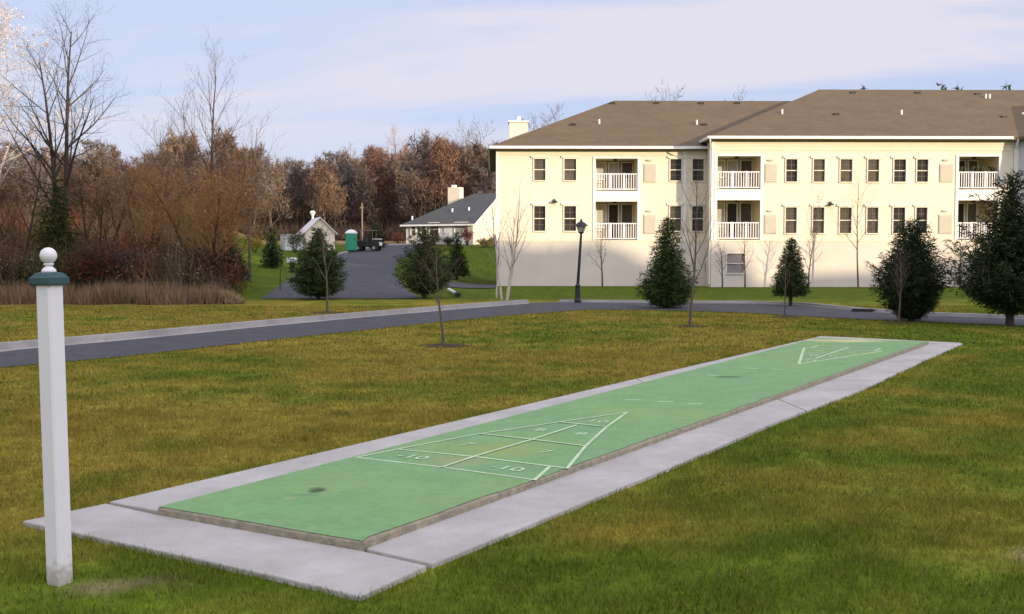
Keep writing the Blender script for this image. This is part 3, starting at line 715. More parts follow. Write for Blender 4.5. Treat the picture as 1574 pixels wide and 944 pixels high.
# roofs
def hip(name, u0, u1, v0, v1, ze, zr, hipl=True, hipr=True, th=.16, m=None):
    mb = MB(); vm = (v0 + v1) / 2; hw = (v1 - v0) / 2
    a = u0 + (hw if hipl else 0); b = u1 - (hw if hipr else 0)
    E0 = [(u0, v0, ze), (u1, v0, ze), (u1, v1, ze), (u0, v1, ze)]; Rg = [(a, vm, zr), (b, vm, zr)]
    mb.v = E0 + Rg + [(x, y, z - th) for x, y, z in E0]
    mb.f = [(0, 1, 5, 4), (1, 2, 5), (2, 3, 4, 5), (3, 0, 4), (0, 6, 7, 1), (1, 7, 8, 2), (2, 8, 9, 3), (3, 9, 6, 0), (6, 9, 8, 7)]
    return mb.build(name, m or M_roof, apt)
ov = .38
zrL = ZF(1060, 155, 7.0); zrR = ZF(1400, 138, 6.25)
rfL = hip('roof', -ov, uL1 + 9, -ov, DEP + ov, zeL + .12, zrL, True, False)
rfR = hip('roof', uR0 - ov * .6, uR1 + 9, v0R - ov, DEP + ov, zeR + .12, zrR, True, False)
# angled wing roof
def loc3(a_, b_, z): return (uR1 + d3[0] * a_ + n3_[0] * b_, v0R + d3[1] * a_ + n3_[1] * b_, z)
ze3 = zeR + .14; z3 = ze3 + (W3 / 2 + ov) * .46
mb = MB(); mb.v = [loc3(-3, -ov, ze3), loc3(L3 + ov, -ov, ze3), loc3(L3 + ov, W3 + ov, ze3), loc3(-3, W3 + ov, ze3), loc3(L3 - W3 / 2, W3 / 2, z3), loc3(-3, W3 / 2, z3)] + [loc3(-3, -ov, ze3 - .16), loc3(L3 + ov, -ov, ze3 - .16), loc3(L3 + ov, W3 + ov, ze3 - .16), loc3(-3, W3 + ov, ze3 - .16)]
mb.f = [(0, 1, 4, 5), (1, 2, 4), (2, 3, 5, 4), (3, 0, 5), (0, 6, 7, 1), (1, 7, 8, 2), (2, 8, 9, 3), (3, 9, 6, 0), (6, 9, 8, 7)]
mb.build('roof', M_roof, apt)
# gutters and downspouts
gt = MB()
gt.box(-ov - .11, uL1, -ov - .12, -ov - .003, zeL + .0, zeL + .14); gt.box(-ov - .11, -ov - .003, -ov - .12, DEP, zeL + .0, zeL + .14)
gt.box(uR0 - ov * .6 - .1, uR1 - ov - .13, v0R - ov - .12, v0R - ov - .003, zeR, zeR + .14); gt.box(uR0 - ov * .6 - .11, uR0 - ov * .6 - .003, v0R - ov - .12, .5, zeR, zeR + .14)
gt.tube([loc3(.5, -ov - .06, zeR + .08), loc3(L3, -ov - .06, zeR + .08)], .075, 4)
gt.build('gutter', M_trim, apt)
def dspout(u, v, z1, du=.0, dv=.3):
    MB().tube([(u - du, v - dv, z1), (u - du, v - dv, z1 - .12), (u, v - .05, z1 - .5), (u, v - .05, .15)], .045, 6).build('downspout', M_trim, apt)
dspout(uR0 - .08, v0R + .1, zeR + .02, .12, .5); dspout(uR1 - .22, v0R - .0, zeR + .02, .0, .35)
# roof vents: pipes and low boxes
def onroof(px, py, v0, ze, zr, vh):
    "solve for the point of the front slope seen at this pixel"
    best = None
    for i in range(200):
        v = v0 + (vh - v0) * i / 199; z = ze + (zr - ze) * i / 199; d = abs(ZF(px, py, v) - z)
        if best is None or d < best[0]: best = (d, v, z)
    return UF(px, best[1]), best[1], best[2]
for px, py in ((920, 186), (1069, 187), (1199, 171), (1381, 172), (1566, 176), (1509, 147), (1515, 147)):
    u, v, z = onroof(px, py + 4, -ov, zeL + .12, zrL, 7) if px < 1100 else onroof(px, py + 4, v0R - ov, zeR + .12, zrR, 6.25)
    MB().tube([(u, v, z - .1), (u, v, z + .24)], .055, 8).build('vent_pipe', M_whitepl, rfL if px < 1100 else rfR)
for px, py in ((880, 192), (1080, 192), (940, 159), (1007, 159), (1075, 159), (1130, 159), (1281, 176), (1306, 143), (1405, 143), (1496, 145), (1537, 180)):
    u, v, z = onroof(px, py, -ov, zeL + .12, zrL, 7) if px < 1180 else onroof(px, py, v0R - ov, zeR + .12, zrR, 6.25)
    sl = .45
    MB().prism([(u - .15, v - .15), (u + .15, v - .15), (u + .15, v + .2), (u - .15, v + .2)], z - .12, z + .06).build('roof_vent', M_dark, rfL if px < 1180 else rfR)
# chimney on the left end
uc, vc = UF(783, 4.6), 4.6; uc2 = UF(811, 4.6)
ch = MB(); ch.box(uc, uc2, vc, vc + .9, zeL + .2, ZF(796, 188, 4.6)).build('chimney', M_siding, rfL)
zc_ = ZF(796, 188, 4.6); MB().box(uc - .06, uc2 + .06, vc - .06, vc + .96, zc_ + .003, zc_ + .09).tube([((uc + uc2) / 2, vc + .45, zc_ + .09), ((uc + uc2) / 2, vc + .45, zc_ + .38)], .13, 10).build('chimney_cap', M_whitepl, ch if False else apt)

# ------------------------------------------------------------------ grey-roofed house
hp = A(727, 99); zH = float(T(hp[0], hp[1])); th_ = R(-24)
house = thing('house', 'single-storey pale house with a dark grey roof at the top of the driveway', 'house', (hp[0], hp[1], zH), th_)
# local: x negative along the long front (to the left), y back along the gable end
Lh, Wh = 7.2, 11.0; zeh = A(727, 99, 342)[2] - zH; zrh = zeh + 3.0
mb = MB(); mb.quad((-Lh, 0, -.6), (0, 0, -.6), (0, 0, zeh), (-Lh, 0, zeh)); mb.quad((-Lh, Wh, -.6), (-Lh, 0, -.6), (-Lh, 0, zeh), (-Lh, Wh, zeh)); mb.quad((0, Wh, -.6), (-Lh, Wh, -.6), (-Lh, Wh, zeh), (0, Wh, zeh))
mb.build('wall', M_sidingw, house)
mb = MB(); mb.v = [(0, 0, -.6), (0, Wh, -.6), (0, Wh, zeh), (0, Wh / 2, zrh), (0, 0, zeh)]; mb.f = [(0, 1, 2, 3, 4)]; mb.build('gable_wall', M_siding, house)
o_ = .4; sl = (zrh - zeh) / (Wh / 2); mb = MB(); ze_ = zeh - o_ * sl + .05; xr = -Lh + Wh * .42
mb.v = [(o_, -o_, ze_), (o_, Wh + o_, ze_), (o_, Wh / 2, zrh + .05), (-Lh - o_, -o_, ze_), (-Lh - o_, Wh + o_, ze_), (xr, Wh / 2, zrh + .05)] + [(o_, -o_, ze_ - .12), (o_, Wh + o_, ze_ - .12), (o_, Wh / 2, zrh - .07), (-Lh - o_, -o_, ze_ - .12), (-Lh - o_, Wh + o_, ze_ - .12)]
mb.f = [(0, 2, 5, 3), (2, 1, 4, 5), (4, 3, 5), (0, 6, 8, 2), (2, 8, 7, 1), (3, 9, 6, 0), (1, 7, 10, 4), (4, 10, 9, 3)]
rfh = mb.build('roof', M_roofg, house)
mb = MB(); mb.v = [(o_ + .01, -o_ - .02, ze_ - .14), (o_ + .01, Wh / 2, zrh - .09), (o_ + .01, Wh / 2, zrh + .09), (o_ + .01, -o_ - .02, ze_ + .06), (o_ + .05, -o_ - .02, ze_ - .14), (o_ + .05, Wh / 2, zrh - .09), (o_ + .05, Wh / 2, zrh + .09), (o_ + .05, -o_ - .02, ze_ + .06)]
mb.f = [(0, 1, 2, 3), (7, 6, 5, 4), (0, 4, 5, 1), (3, 2, 6, 7), (0, 3, 7, 4)]; mb.box(-Lh - o_, o_, -o_ - .10, -o_ - .004, ze_ - .13, ze_ + .02); mb.build('fascia', M_trim, house)
MB().box(-5.6, -4.3, Wh / 2 + .2, Wh / 2 + 1.1, zrh - 1.2, zrh + .75).build('chimney', M_siding, rfh); MB().box(-5.3, -4.9, Wh / 2 + .4, Wh / 2 + .8, zrh + .753, zrh + 1.0).build('chimney_pot', M_whitepl, rfh)
for x_, y_ in ((-3.2, 2.0), (-1.5, 2.2), (-6.9, .7)):
    zz_ = zeh + sl * y_; MB().tube([(x_, y_, zz_ - .1), (x_, y_, zz_ + .35)], .09, 6).build('vent_pipe', M_whitepl, rfh)
for x0, x1, z0, z1 in ((-6.6, -6.1, .9, 2.0), (-5.5, -5.0, .9, 2.0), (-4.6, -3.6, .9, 2.1), (-1.9, -.5, .9, 2.1)):
    window(x0, x1, z0, z1, -.06, M_glass, house, header=False)
f = MB().box(-3.05, -2.15, -.06, -.004, .0, 2.1).build('door', M_whitepl, house); MB().box(-3.0, -2.95, -.10, -.061, 1.0, 1.1).build('handle', M_dark, f)

# ------------------------------------------------------------------ small gabled shed
sx, D_ = 492, 86; hp = A(sx, D_); zH = float(T(hp[0], hp[1])); shed = thing('shed', 'small cream gabled shed behind the left evergreen', 'shed', (hp[0], hp[1], zH), R(20))
ws = 1.22; zes = A(sx, D_, 357)[2] - zH; zrs = A(sx, D_, 335)[2] - zH; ls = 3.4
mb = MB(); dw = .34; zd = 1.25
mb.v = [(-ws, 0, -.5), (-dw, 0, -.5), (-dw, 0, zd), (0, 0, zd + .35), (dw, 0, zd), (dw, 0, -.5), (ws, 0, -.5), (ws, 0, zes), (0, 0, zrs), (-ws, 0, zes)]
mb.f = [(0, 1, 2, 9), (2, 3, 8, 9), (3, 4, 7, 8), (4, 5, 6, 7)]
mb.quad((-ws, ls, -.5), (-ws, 0, -.5), (-ws, 0, zes), (-ws, ls, zes)); mb.quad((ws, 0, -.5), (ws, ls, -.5), (ws, ls, zes), (ws, 0, zes)); mb.quad((ws, ls, -.5), (-ws, ls, -.5), (-ws, ls, zes), (ws, ls, zes))
mb.build('wall', M_siding, shed)
MB().box(-dw, dw, .10, .14, -.3, zd + .36).build('door', mat('brown_shed_door', (.16, .11, .07), .7), shed)
mb = MB(); e_ = .22; k = (zrs - zes) / ws; zo = zes - e_ * k
mb.v = [(-ws - e_, -.25, zo), (0, -.25, zrs), (ws + e_, -.25, zo), (-ws - e_, ls + .25, zo), (0, ls + .25, zrs), (ws + e_, ls + .25, zo)] ; mb.v += [(x, y, z + .07) for x, y, z in mb.v]
mb.f = [(6, 7, 10, 9), (7, 8, 11, 10), (0, 3, 4, 1), (1, 4, 5, 2), (0, 1, 7, 6), (1, 2, 8, 7), (0, 6, 9, 3), (2, 5, 11, 8)]
mb.build('roof', M_trim, shed)
# lean-to grey side
MB().box(-ws - 1.5, -ws - .01, .6, ls, -.5, zes - .15).build('side_bay', M_sidingw, shed)
# white capped pole behind it
def standing(px, D, dz=0): p_ = A(px, D); return (p_[0], p_[1], float(T(p_[0], p_[1])) + dz)
pl = thing('lamp_post', 'short white lamp post rising behind the shed', 'lamp post', standing(481, 92))
zt_ = A(481, 92, 324)[2] - pl.location.z
MB().tube([(0, 0, -.3), (0, 0, zt_ - .5)], .09, 8).build('pole', M_whitepl, pl); MB().lathe([(.1, zt_ - .5), (.24, zt_ - .2), (.27, zt_ - .15), (.12, zt_)], sides=10).build('lantern', M_whitepl, pl)
# bare utility pole
pu = thing('utility_pole', 'bare brown pole standing right of the green toilet cabin', 'pole', standing(557, 96)); zt_ = A(557, 96, 312)[2] - pu.location.z
MB().tube([(0, 0, -.3), (0, 0, zt_)], [.08, .07], 8).build('pole', M_rust, pu); MB().box(-.16, .16, -.14, -.1, zt_ - .5, zt_ - .35).build('bracket', M_rust, pu)
# portable toilet
s_ = standing(540, 82); to = thing('portable_toilet', 'green portable toilet cabin with a white domed roof', 'portable toilet', s_, R(12)); hh = A(540, 82, 353)[2] - s_[2]; k = .42; hb = hh - .32
MB().box(-k, k, -k, k, .12, hb).build('cabin', M_green_pl, to, bevel=.05); MB().box(-k - .03, k + .03, -k - .03, k + .03, 0, .118).build('base', M_dark, to)
f = MB().box(-k + .12, k - .12, -k - .03, -k - .002, .2, hb - .12).build('door', M_green_pl, to); MB().box(k - .25, k - .2, -k - .06, -k - .032, .95, 1.1).build('handle', M_dark, f)
mb = MB(); lv = [(k + .02, hb + .002), (k + .03, hb + .06), (k - .05, hb + .18), (k - .2, hb + .28), (.1, hb + .32)]
for r_, z in lv: mb.v += sq(r_, z)
for i in range(len(lv) - 1):
    for j in range(4): mb.f.append((i * 4 + j, i * 4 + (j + 1) % 4, i * 4 + 4 + (j + 1) % 4, i * 4 + 4 + j))
mb.f.append((16, 17, 18, 19)); mb.f.append((3, 2, 1, 0)); mb.build('roof', M_whitepl, to)
# dark utility cart parked beside the toilet
s_ = standing(566, 84); ca = thing('utility_cart', 'dark utility cart with pale hood parked at the driveway kerb', 'utility cart', s_, R(-8))
mb = MB(); mb.v = [(x, y, z) for y in (-.6, .6) for x, z in ((-1.0, .35), (1.0, .35), (1.0, .75), (.45, .9), (.30, .55), (-.15, .55), (-.2, .85), (-1.0, .85))]
mb.f = [(7, 6, 5, 4, 3, 2, 1, 0), tuple(range(8, 16))] + [(i, (i + 1) % 8, 8 + (i + 1) % 8, 8 + i) for i in range(8)]
mb.build('body', M_dark, ca, bevel=.03)
MB().box(.46, 1.0, -.5, .5, .93, .99).box(1.003, 1.05, -.4, .4, .45, .7).build('hood', M_whitepl, ca)
MB().box(-.2, .35, -.5, .5, .56, .72).box(-.2, -.1, -.5, .5, .72, 1.1).build('seat', M_dark, ca)
rf_ = MB(); rf_.box(-.5, .6, -.6, .6, 1.62, 1.68)
for x in (-.45, .5):
    for y in (-.55, .55): rf_.tube([(x, y, .8), (x, y, 1.62)], .025, 6)
rf_.build('canopy', M_rust, ca)
for x in (-.65, .65):
    for y in (-.62, .62):
        wh = MB().tube([(x, y - .09, .26), (x, y + .09, .26)], .26, 14).build('wheel', M_dark, ca); MB().tube([(x, y - .10, .26), (x, y + .10, .26)], .12, 10).build('rim', M_kerb, wh)
# little white box on a dark post, and the drain pipe
s_ = standing(449, 56); ub_ = thing('utility_box', 'small white box on a dark post at the left edge of the driveway', 'utility box', s_)
MB().box(-.28, .28, -.2, .2, .52, .80).build('box', M_whitepl, ub_, bevel=.05); MB().box(-.1, .1, -.06, .06, -.1, .518).build('post', M_dark, ub_)
a_ = G(690, 448, .05); b_ = G(702, 453.5, .05); dp = thing('drain_pipe', 'white drain pipe with a dark mouth poking from the grass', 'pipe', (a_[0], a_[1], 0))
d_ = Vector((b_[0] - a_[0], b_[1] - a_[1], 0)); MB().tube([(0, 0, .14), (d_.x, d_.y, .10)], .065, 10).build('pipe', M_whitepl, dp)
MB().tube([(d_.x, d_.y, .10), (d_.x * 1.2, d_.y * 1.2, .09)], .10, 10).build('mouth', M_dark, dp)
# storm drain in the right kerb
s_ = G(1325, 478.5); sdn = thing('storm_drain', 'dark storm drain inlet set in the right-hand kerb', 'storm drain', (s_[0], s_[1], -.03), R(-22))
MB().box(-.28, .28, -.04, .2, .0, .09).build('inlet', M_dark, sdn); MB().box(-.32, .32, .0, .3, .093, .115).build('lid', M_kerb, sdn)

# ------------------------------------------------------------------ street lamp
lp = G(888, 466, -.03); lamp = thing('street_lamp', 'black lantern street lamp beside the lane in front of the apartments', 'street lamp', lp)
zt_ = A(893, lp[1], 336)[2] + .03; zc = A(893, lp[1], 357)[2] + .03; lx = (893 - 888) / FPX * lp[1]
MB().lathe([(.12, 0), (.12, .12), (.10, .16), (.085, .55), (.10, .6), (.06, .66)], sides=12).build('base', M_black, lamp)
MB().tube([(0, 0, .6), (lx * .5, 0, (zc + .6) / 2), (lx, 0, zc - .05)], [.055, .048, .040], 10).build('pole', M_black, lamp)
mb = MB().lathe([(.04, zc - .06), (.09, zc - .02), (.11, zc), (.05, zc + .01)], (lx, 0, 0), 8)
hd = mb.build('lantern', M_black, lamp)
MB().lathe([(.09, zc + .01), (.16, zc + .20), (.15, zc + .21)], (lx, 0, 0), 8).build('lamp_glass', M_lens, hd)
MB().lathe([(.24, zc + .21), (.23, zc + .235), (.12, zc + .33), (.06, zc + .36), (.03, zc + .42), (.012, zt_)], (lx, 0, 0), 12).build('lantern_roof', M_black, hd)
cg = MB()
for k in range(4):
    a1 = k * math.pi / 2 + .4; cg.tube([(lx + .10 * math.cos(a1), .10 * math.sin(a1), zc), (lx + .18 * math.cos(a1), .18 * math.sin(a1), zc + .22)], .01, 4)
cg.build('cage_bars', M_black, hd)

# ------------------------------------------------------------------ tree generators
def rv(r): 
    while True:
        v = Vector((r.uniform(-1, 1), r.uniform(-1, 1), r.uniform(-1, 1)))
        if .05 < v.length < 1: return v.normalized()
def bare(seed, H, spread=.5, stems=1, levels=4, clear=.25, r0=None, twig_w=.012, up=.25, kids=(9, 6, 5, 5), wob=.12, stem_ang=.12, dens=1.0):
    "returns trunk MB and twig triangles (n,3) for a leafless tree"
    r = random.Random(seed); trunk = MB(); tw = []; limb = MB()
    r0 = r0 or H * .014
    def grow(p, d, L, rad, lv):
        n = 7 if lv == 0 else 4; pts = [p.copy()]; rads = [rad]; q_ = p.copy(); dd = d.copy()
        for i in range(n):
            dd = (dd + rv(r) * wob * (1 if lv else .5) + Vector((0, 0, up * (.5 if lv else .2))) * .35).normalized()
            q_ = q_ + dd * (L / n); pts.append(q_.copy()); rads.append(rad * (1 - (i + 1) / n * (.85 if lv == 0 else .8)))
        if lv == 0: trunk.tube(pts, rads, 8)
        elif lv == 1: limb.tube(pts, rads, 5, False)
        elif lv == 2: limb.tube(pts, rads, 3, False)
        else:
            sd_ = rv(r).cross(d); sd_ = sd_.normalized() * max(rad, twig_w / 2)
            for a, b, f0 in ((pts[0], pts[2], 1), (pts[2], pts[4], .6)):
                tw.extend([a - sd_ * f0, a + sd_ * f0, b])
        if lv >= levels: return
        nk = max(2, int(kids[min(lv, len(kids) - 1)] * dens * r.uniform(.8, 1.2)))
        for k in range(nk):
            t_ = (clear + (1 - clear) * (k + r.random()) / nk) if lv == 0 else (.15 + .85 * (k + r.random()) / nk)
            t_ = min(t_, .99); fi = t_ * n; i = int(fi); pp = pts[i].lerp(pts[min(i + 1, n)], fi - i)
            td = (pts[min(i + 1, n)] - pts[i]).normalized(); az = k * 2.4 + r.random() * .8
            e1_ = td.cross(Vector((.3, .8, .1))).normalized(); e2_ = td.cross(e1_)
            side = e1_ * math.cos(az) + e2_ * math.sin(az)
            an = spread * r.uniform(.8, 1.25) * (1.1 if lv else 1.0)
            nd = (td * math.cos(an) + side * math.sin(an)).normalized()
            LL = (H * .46 * (1.08 - .72 * t_) if lv == 0 else L * .56 * (1.1 - .5 * t_)) * r.uniform(.75, 1.15)
            grow(pp, nd, LL, max(rads[i] * .5, .002), lv + 1)
    for s_ in range(stems):
        a = s_ * 2.4 + r.random(); d = Vector((math.cos(a) * stem_ang * (stems > 1), math.sin(a) * stem_ang * (stems > 1), 1)).normalized()
        grow(Vector((math.cos(a) * .1 * (stems > 1), math.sin(a) * .1 * (stems > 1), -.1)), d, H * (1 - .12 * s_ * (stems > 1)) * .93, r0, 0)
    return trunk, limb, np.array([tuple(v) for v in tw]).reshape(-1, 3)
def mb_tris(mb):
    V = np.array(mb.v); F = []
    for f in mb.f:
        for k in range(1, len(f) - 1): F.append((f[0], f[k], f[k + 1]))
    return V[np.array(F)].reshape(-1, 3) if F else np.zeros((0, 3))
def bare_tree(name, label, loc, seed, H, bark, tcol, group=None, leafcol=None, nleaf=0, leafsize=.05, cat='tree', **k):
    t_ = thing(name, label, cat, loc, 0, group); tr, lb, tw = bare(seed, H, **k)
    tr.build('trunk', bark, t_)
    lim = mb_tris(lb); V = np.concatenate([lim, tw]) if len(tw) else lim
    rg = np.random.default_rng(seed); col = np.repeat(np.array(tcol)[None] * (.65 + .7 * rg.random((len(V) // 3, 1))), 3, 0)
    if nleaf and len(tw):
        c = tw[rg.integers(0, len(tw), nleaf)] + rg.normal(0, .06, (nleaf, 3)); a = rg.normal(0, leafsize, (nleaf, 3)); b = rg.normal(0, leafsize, (nleaf, 3))
        LV = np.stack([c, c + a, c + b], 1).reshape(-1, 3); lc = np.repeat(np.array(leafcol)[None] * (.5 + rg.random((nleaf, 1))), 3, 0)
        V = np.concatenate([V, LV]); col = np.concatenate([col, lc])
    tri_mesh('crown', V, M_leaf, t_, col=col); return t_

def conifer(name, label, loc, seed, H, Rb, base=.06, prof=lambda t: 1 - t, nb=260, dens=1.0, nl=.13, nw=.02, col=(.032, .050, .014), tip=(.07, .095, .03), rise=.15, droop=.35, group=None, bark=None, cat='evergreen tree', gap=.22, lean=0):
    r = np.random.default_rng(seed); t_ = thing(name, label, cat, loc, r.random() * 6, group)
    MB().tube([(0, 0, -.15), (0, 0, H * .5), (0, 0, H * .97)], [H * .022 + .02, H * .014, .006], 8).build('trunk', bark or M_barkd, t_)
    V = []; C2 = []; LB = MB()
    lumps = r.normal(0, 1, (10, 3))
    for i in range(nb):
        u = (i + r.random()) / nb; t0 = base + (1 - base) * (1 - math.sqrt(1 - u * .995)); az = i * 2.39996 + r.normal(0, .25)
        lumpf = 1 + .16 * math.sin(az * 2 + seed) * math.sin(t0 * 9 + seed) + r.normal(0, gap * .55)
        L = max(Rb * prof(t0) * lumpf, .10); z0 = H * t0
        n = max(3, int(L * 9 * dens)); s_ = np.linspace(.12, 1, n) + r.normal(0, .02, n)
        ca_, sa_ = math.cos(az), math.sin(az)
        cxp = np.stack([ca_ * L * s_, sa_ * L * s_, z0 + L * (rise * s_ - droop * s_ ** 2 + .18 * s_ ** 4)], 1)
        LB.tube([tuple(cxp[0] * (0.02, .02, 1)), tuple(cxp[n // 2]), tuple(cxp[-1])], [.012 * L + .004, .008 * L + .002, .002], 3, False)
        m_ = int(10 * dens)
        for c, ss in zip(cxp, s_):
            # side shoots: flat fans across the branch, widest mid-way
            wdt = L * .30 * (1.15 - ss) + .05
            off_ = r.normal(0, 1, (m_, 3)) * (wdt * .55, wdt * .55, .035); b0 = c + off_
            dr = r.normal(0, 1, (m_, 3)) * .75 + np.array((ca_ * .9, sa_ * .9, .05)); dr /= np.linalg.norm(dr, axis=1, keepdims=True)
            sd_ = np.cross(dr, r.normal(0, 1, (m_, 3))); sd_ /= np.linalg.norm(sd_, axis=1, keepdims=True) + 1e-6
            l_ = nl * (.6 + .8 * r.random((m_, 1)))
            V.append(np.stack([b0 - sd_ * nw, b0 + sd_ * nw, b0 + dr * l_], 1).reshape(-1, 3))
            k = (.15 + .55 * r.random((m_, 1)) * (r.random() < .5)) * min(1, ss * 1.2)
            cc = (np.array(col) * (1 - k) + np.array(tip) * k) * (.7 + .6 * r.random((m_, 1))); C2.append(np.repeat(cc, 3, 0))
    lim = mb_tris(LB); V = np.concatenate(V); C2 = np.concatenate(C2); V = np.concatenate([V, lim]); C2 = np.concatenate([C2, np.tile(np.array((.045, .035, .025)), (len(lim), 1))])
    tri_mesh('crown', V, M_needle, t_, col=C2); return t_
def shrub(name, label, loc, seed, H, W, col, n=1400, leaf=.05, group=None, stems=14, stemcol=(.06, .04, .03), cat='shrub'):
    r = np.random.default_rng(seed); t_ = thing(name, label, cat, loc, 0, group); st = MB(); tips = []
    for i in range(stems):
        a = r.random() * 6.28; b = r.random() ** .6 * W * .5; h = H * (.65 + .4 * r.random()) * (1 - .35 * (b / (W * .5)) ** 2)
        p1 = (math.cos(a) * b * .5, math.sin(a) * b * .5, h * .55); p2 = (math.cos(a) * b, math.sin(a) * b, h); st.tube([(math.cos(a) * .05, math.sin(a) * .05, -.05), p1, p2], [.018, .012, .004], 4, False); tips += [(p1, p2)]
    st.build('stems', M_barkd, t_)
    P1 = np.array([t[0] for t in tips]); P2 = np.array([t[1] for t in tips]); k = r.integers(0, stems, n); u = r.random((n, 1)) ** .8 * 1.15 - .25
    c = P1[k] * (1 - u) + P2[k] * u + r.normal(0, 1, (n, 3)) * (W * .13, W * .13, H * .09); c[:, 2] = np.maximum(c[:, 2], .03)
    d1 = r.normal(0, leaf, (n, 3)); d2 = r.normal(0, leaf, (n, 3)) * .6
    V = np.stack([c, c + d1, c + d2], 1).reshape(-1, 3); cc = np.repeat(np.array(col)[None] * (.4 + 1.1 * r.random((n, 1))), 3, 0)
    # fine twigs through it
    m_ = n // 2; k = r.integers(0, stems, m_); c = P1[k] + (P2[k] - P1[k]) * r.random((m_, 1)); d = r.normal(0, 1, (m_, 3)) * (.22 * W, .22 * W, .15 * H) + (0, 0, .12 * H); s_ = r.normal(0, .006, (m_, 3))
    V2 = np.stack([c - s_, c + s_, c + d], 1).reshape(-1, 3); c2 = np.repeat(np.array(stemcol)[None] * (.6 + .9 * r.random((m_, 1))), 3, 0)
    tri_mesh('foliage', np.concatenate([V, V2]), M_leaf, t_, col=np.concatenate([cc, c2])); return t_

def HT(loc, px, pyt): return A(px, loc[1], pyt)[2] - loc[2]

# ------------------------------------------------------------------ evergreens
gs = 'evergreens planted round the lawn'
def gpt(px, py): g_ = G(px, py, -.03); return (g_[0], g_[1], -.03)
l = standing(489, 39); conifer('spruce', 'dark bushy evergreen left of the asphalt driveway mouth', l, 3, HT(l, 489, 344), .90, .04, lambda t: (1 - t) ** .75 * (.9 + .5 * t) * min(1, .7 + t * 2), 260, 1.0, .15, .016, group=gs, rise=.35, droop=.3, gap=.5)
l = standing(652, 40); conifer('spruce', 'loose olive evergreen right of the driveway behind a sapling', l, 7, HT(l, 652, 343), .95, .04, lambda t: (1 - t) ** .7 * (.85 + .5 * t) * min(1, .7 + t * 2), 210, .9, .16, .016, group=gs, rise=.45, droop=.25, gap=.6, col=(.040, .056, .018))
l = standing(702, 60); conifer('spruce', 'smaller dark evergreen behind the right edge of the driveway', l, 9, HT(l, 699, 352), .72, .08, lambda t: (1 - t) ** .7, 130, .9, .14, .02, group=gs, col=(.025, .036, .013))
l = gpt(1025, 474); conifer('spruce', 'tall conical spruce in front of the left apartment wing', l, 12, HT(l, 1022, 326), .72, .02, lambda t: (1 - t) ** .8 * 1.02 * min(1, .62 + t * 3), 420, 1.05, .12, .013, group=gs, rise=.25, droop=.25, gap=.42, col=(.030, .058, .010))
l = gpt(1215, 471); conifer('spruce', 'small conical spruce below the middle of the apartment front', l, 15, HT(l, 1215, 361), .60, .16, lambda t: (1 - t) ** .75 * min(1, .7 + t), 230, 1.1, .11, .014, group=gs, col=(.038, .055, .014))
l = gpt(1400, 494); conifer('pine', 'broad rounded dark pine right of the middle of the apartment front', l, 21, HT(l, 1386, 331), .64, .02, lambda t: min(1, (1 - t) ** .62 * 1.22) * min(1, .6 + t * 2), 420, 1.1, .14, .012, group=gs, rise=.5, droop=.2, gap=.45, col=(.020, .034, .012), tip=(.06, .08, .03))
l = gpt(1552, 502); conifer('pine', 'tallest dark pine at the right edge of the picture', l, 28, HT(l, 1556, 255), 1.02, .07, lambda t: (1 - t) ** .85 * (.95 + .25 * t), 420, 1.0, .14, .014, group=gs, rise=.6, droop=.2, gap=.7, col=(.022, .030, .010), tip=(.06, .085, .035))
for px, D, yt, rb, lab, sd in ((418, 60, 344, .55, 'small dark evergreen on the grass bank left of the driveway', 31), (577, 90, 342, .85, 'dark evergreen behind the utility cart', 33), (353, 47, 360, .75, 'dark low evergreen at the right end of the thicket', 35)):
    l = standing(px, D); conifer('spruce', lab, l, sd, HT(l, px, yt), rb, .04, lambda t: (1 - t) ** .6, 110, .8, .16, .03, group=gs, col=(.025, .038, .016))
l = standing(88, 41); conifer('cedar', 'tall dark green cedar inside the left thicket behind the white post', l, 41, HT(l, 88, 262), 1.15, .03, lambda t: (1 - t) ** .6 * .95, 300, .8, .16, .022, gap=.4, col=(.035, .048, .010), tip=(.08, .075, .02), cat='evergreen tree')

# ------------------------------------------------------------------ young bare trees on the lawn, each with its mulch ring
gy_ = 'young bare trees on the lawn'
SP = [((503, 481), 350, 'thin sapling with a pale trunk in front of the left evergreen', M_bark, (.16, .13, .10), 51, dict(spread=.45, kids=(9, 4, 4), levels=3, clear=.45, r0=.035)),
      ((682, 532), 345, 'bare sapling in a mulch ring nearest the court on the left', M_bark, (.13, .09, .07), 52, dict(spread=.75, kids=(14, 6, 5), levels=3, clear=.42, r0=.028, twig_w=.006)),
      ((1060, 502), 250, 'slender bare tree in front of the tall conical spruce', M_bark, (.14, .11, .09), 53, dict(spread=.50, kids=(14, 6, 4), levels=3, clear=.25, r0=.034, twig_w=.006)),
      ((1207, 488), 385, 'bare sapling in front of the small conical spruce', M_bark, (.15, .12, .10), 54, dict(spread=.45, kids=(9, 5, 4), levels=3, clear=.42, r0=.026, twig_w=.006)),
      ((1381, 497), 375, 'bare sapling with an upswept twiggy crown before the broad pine', M_bark, (.15, .12, .095), 55, dict(spread=.52, kids=(16, 7, 5), levels=3, clear=.38, r0=.030, twig_w=.006, up=.5))]
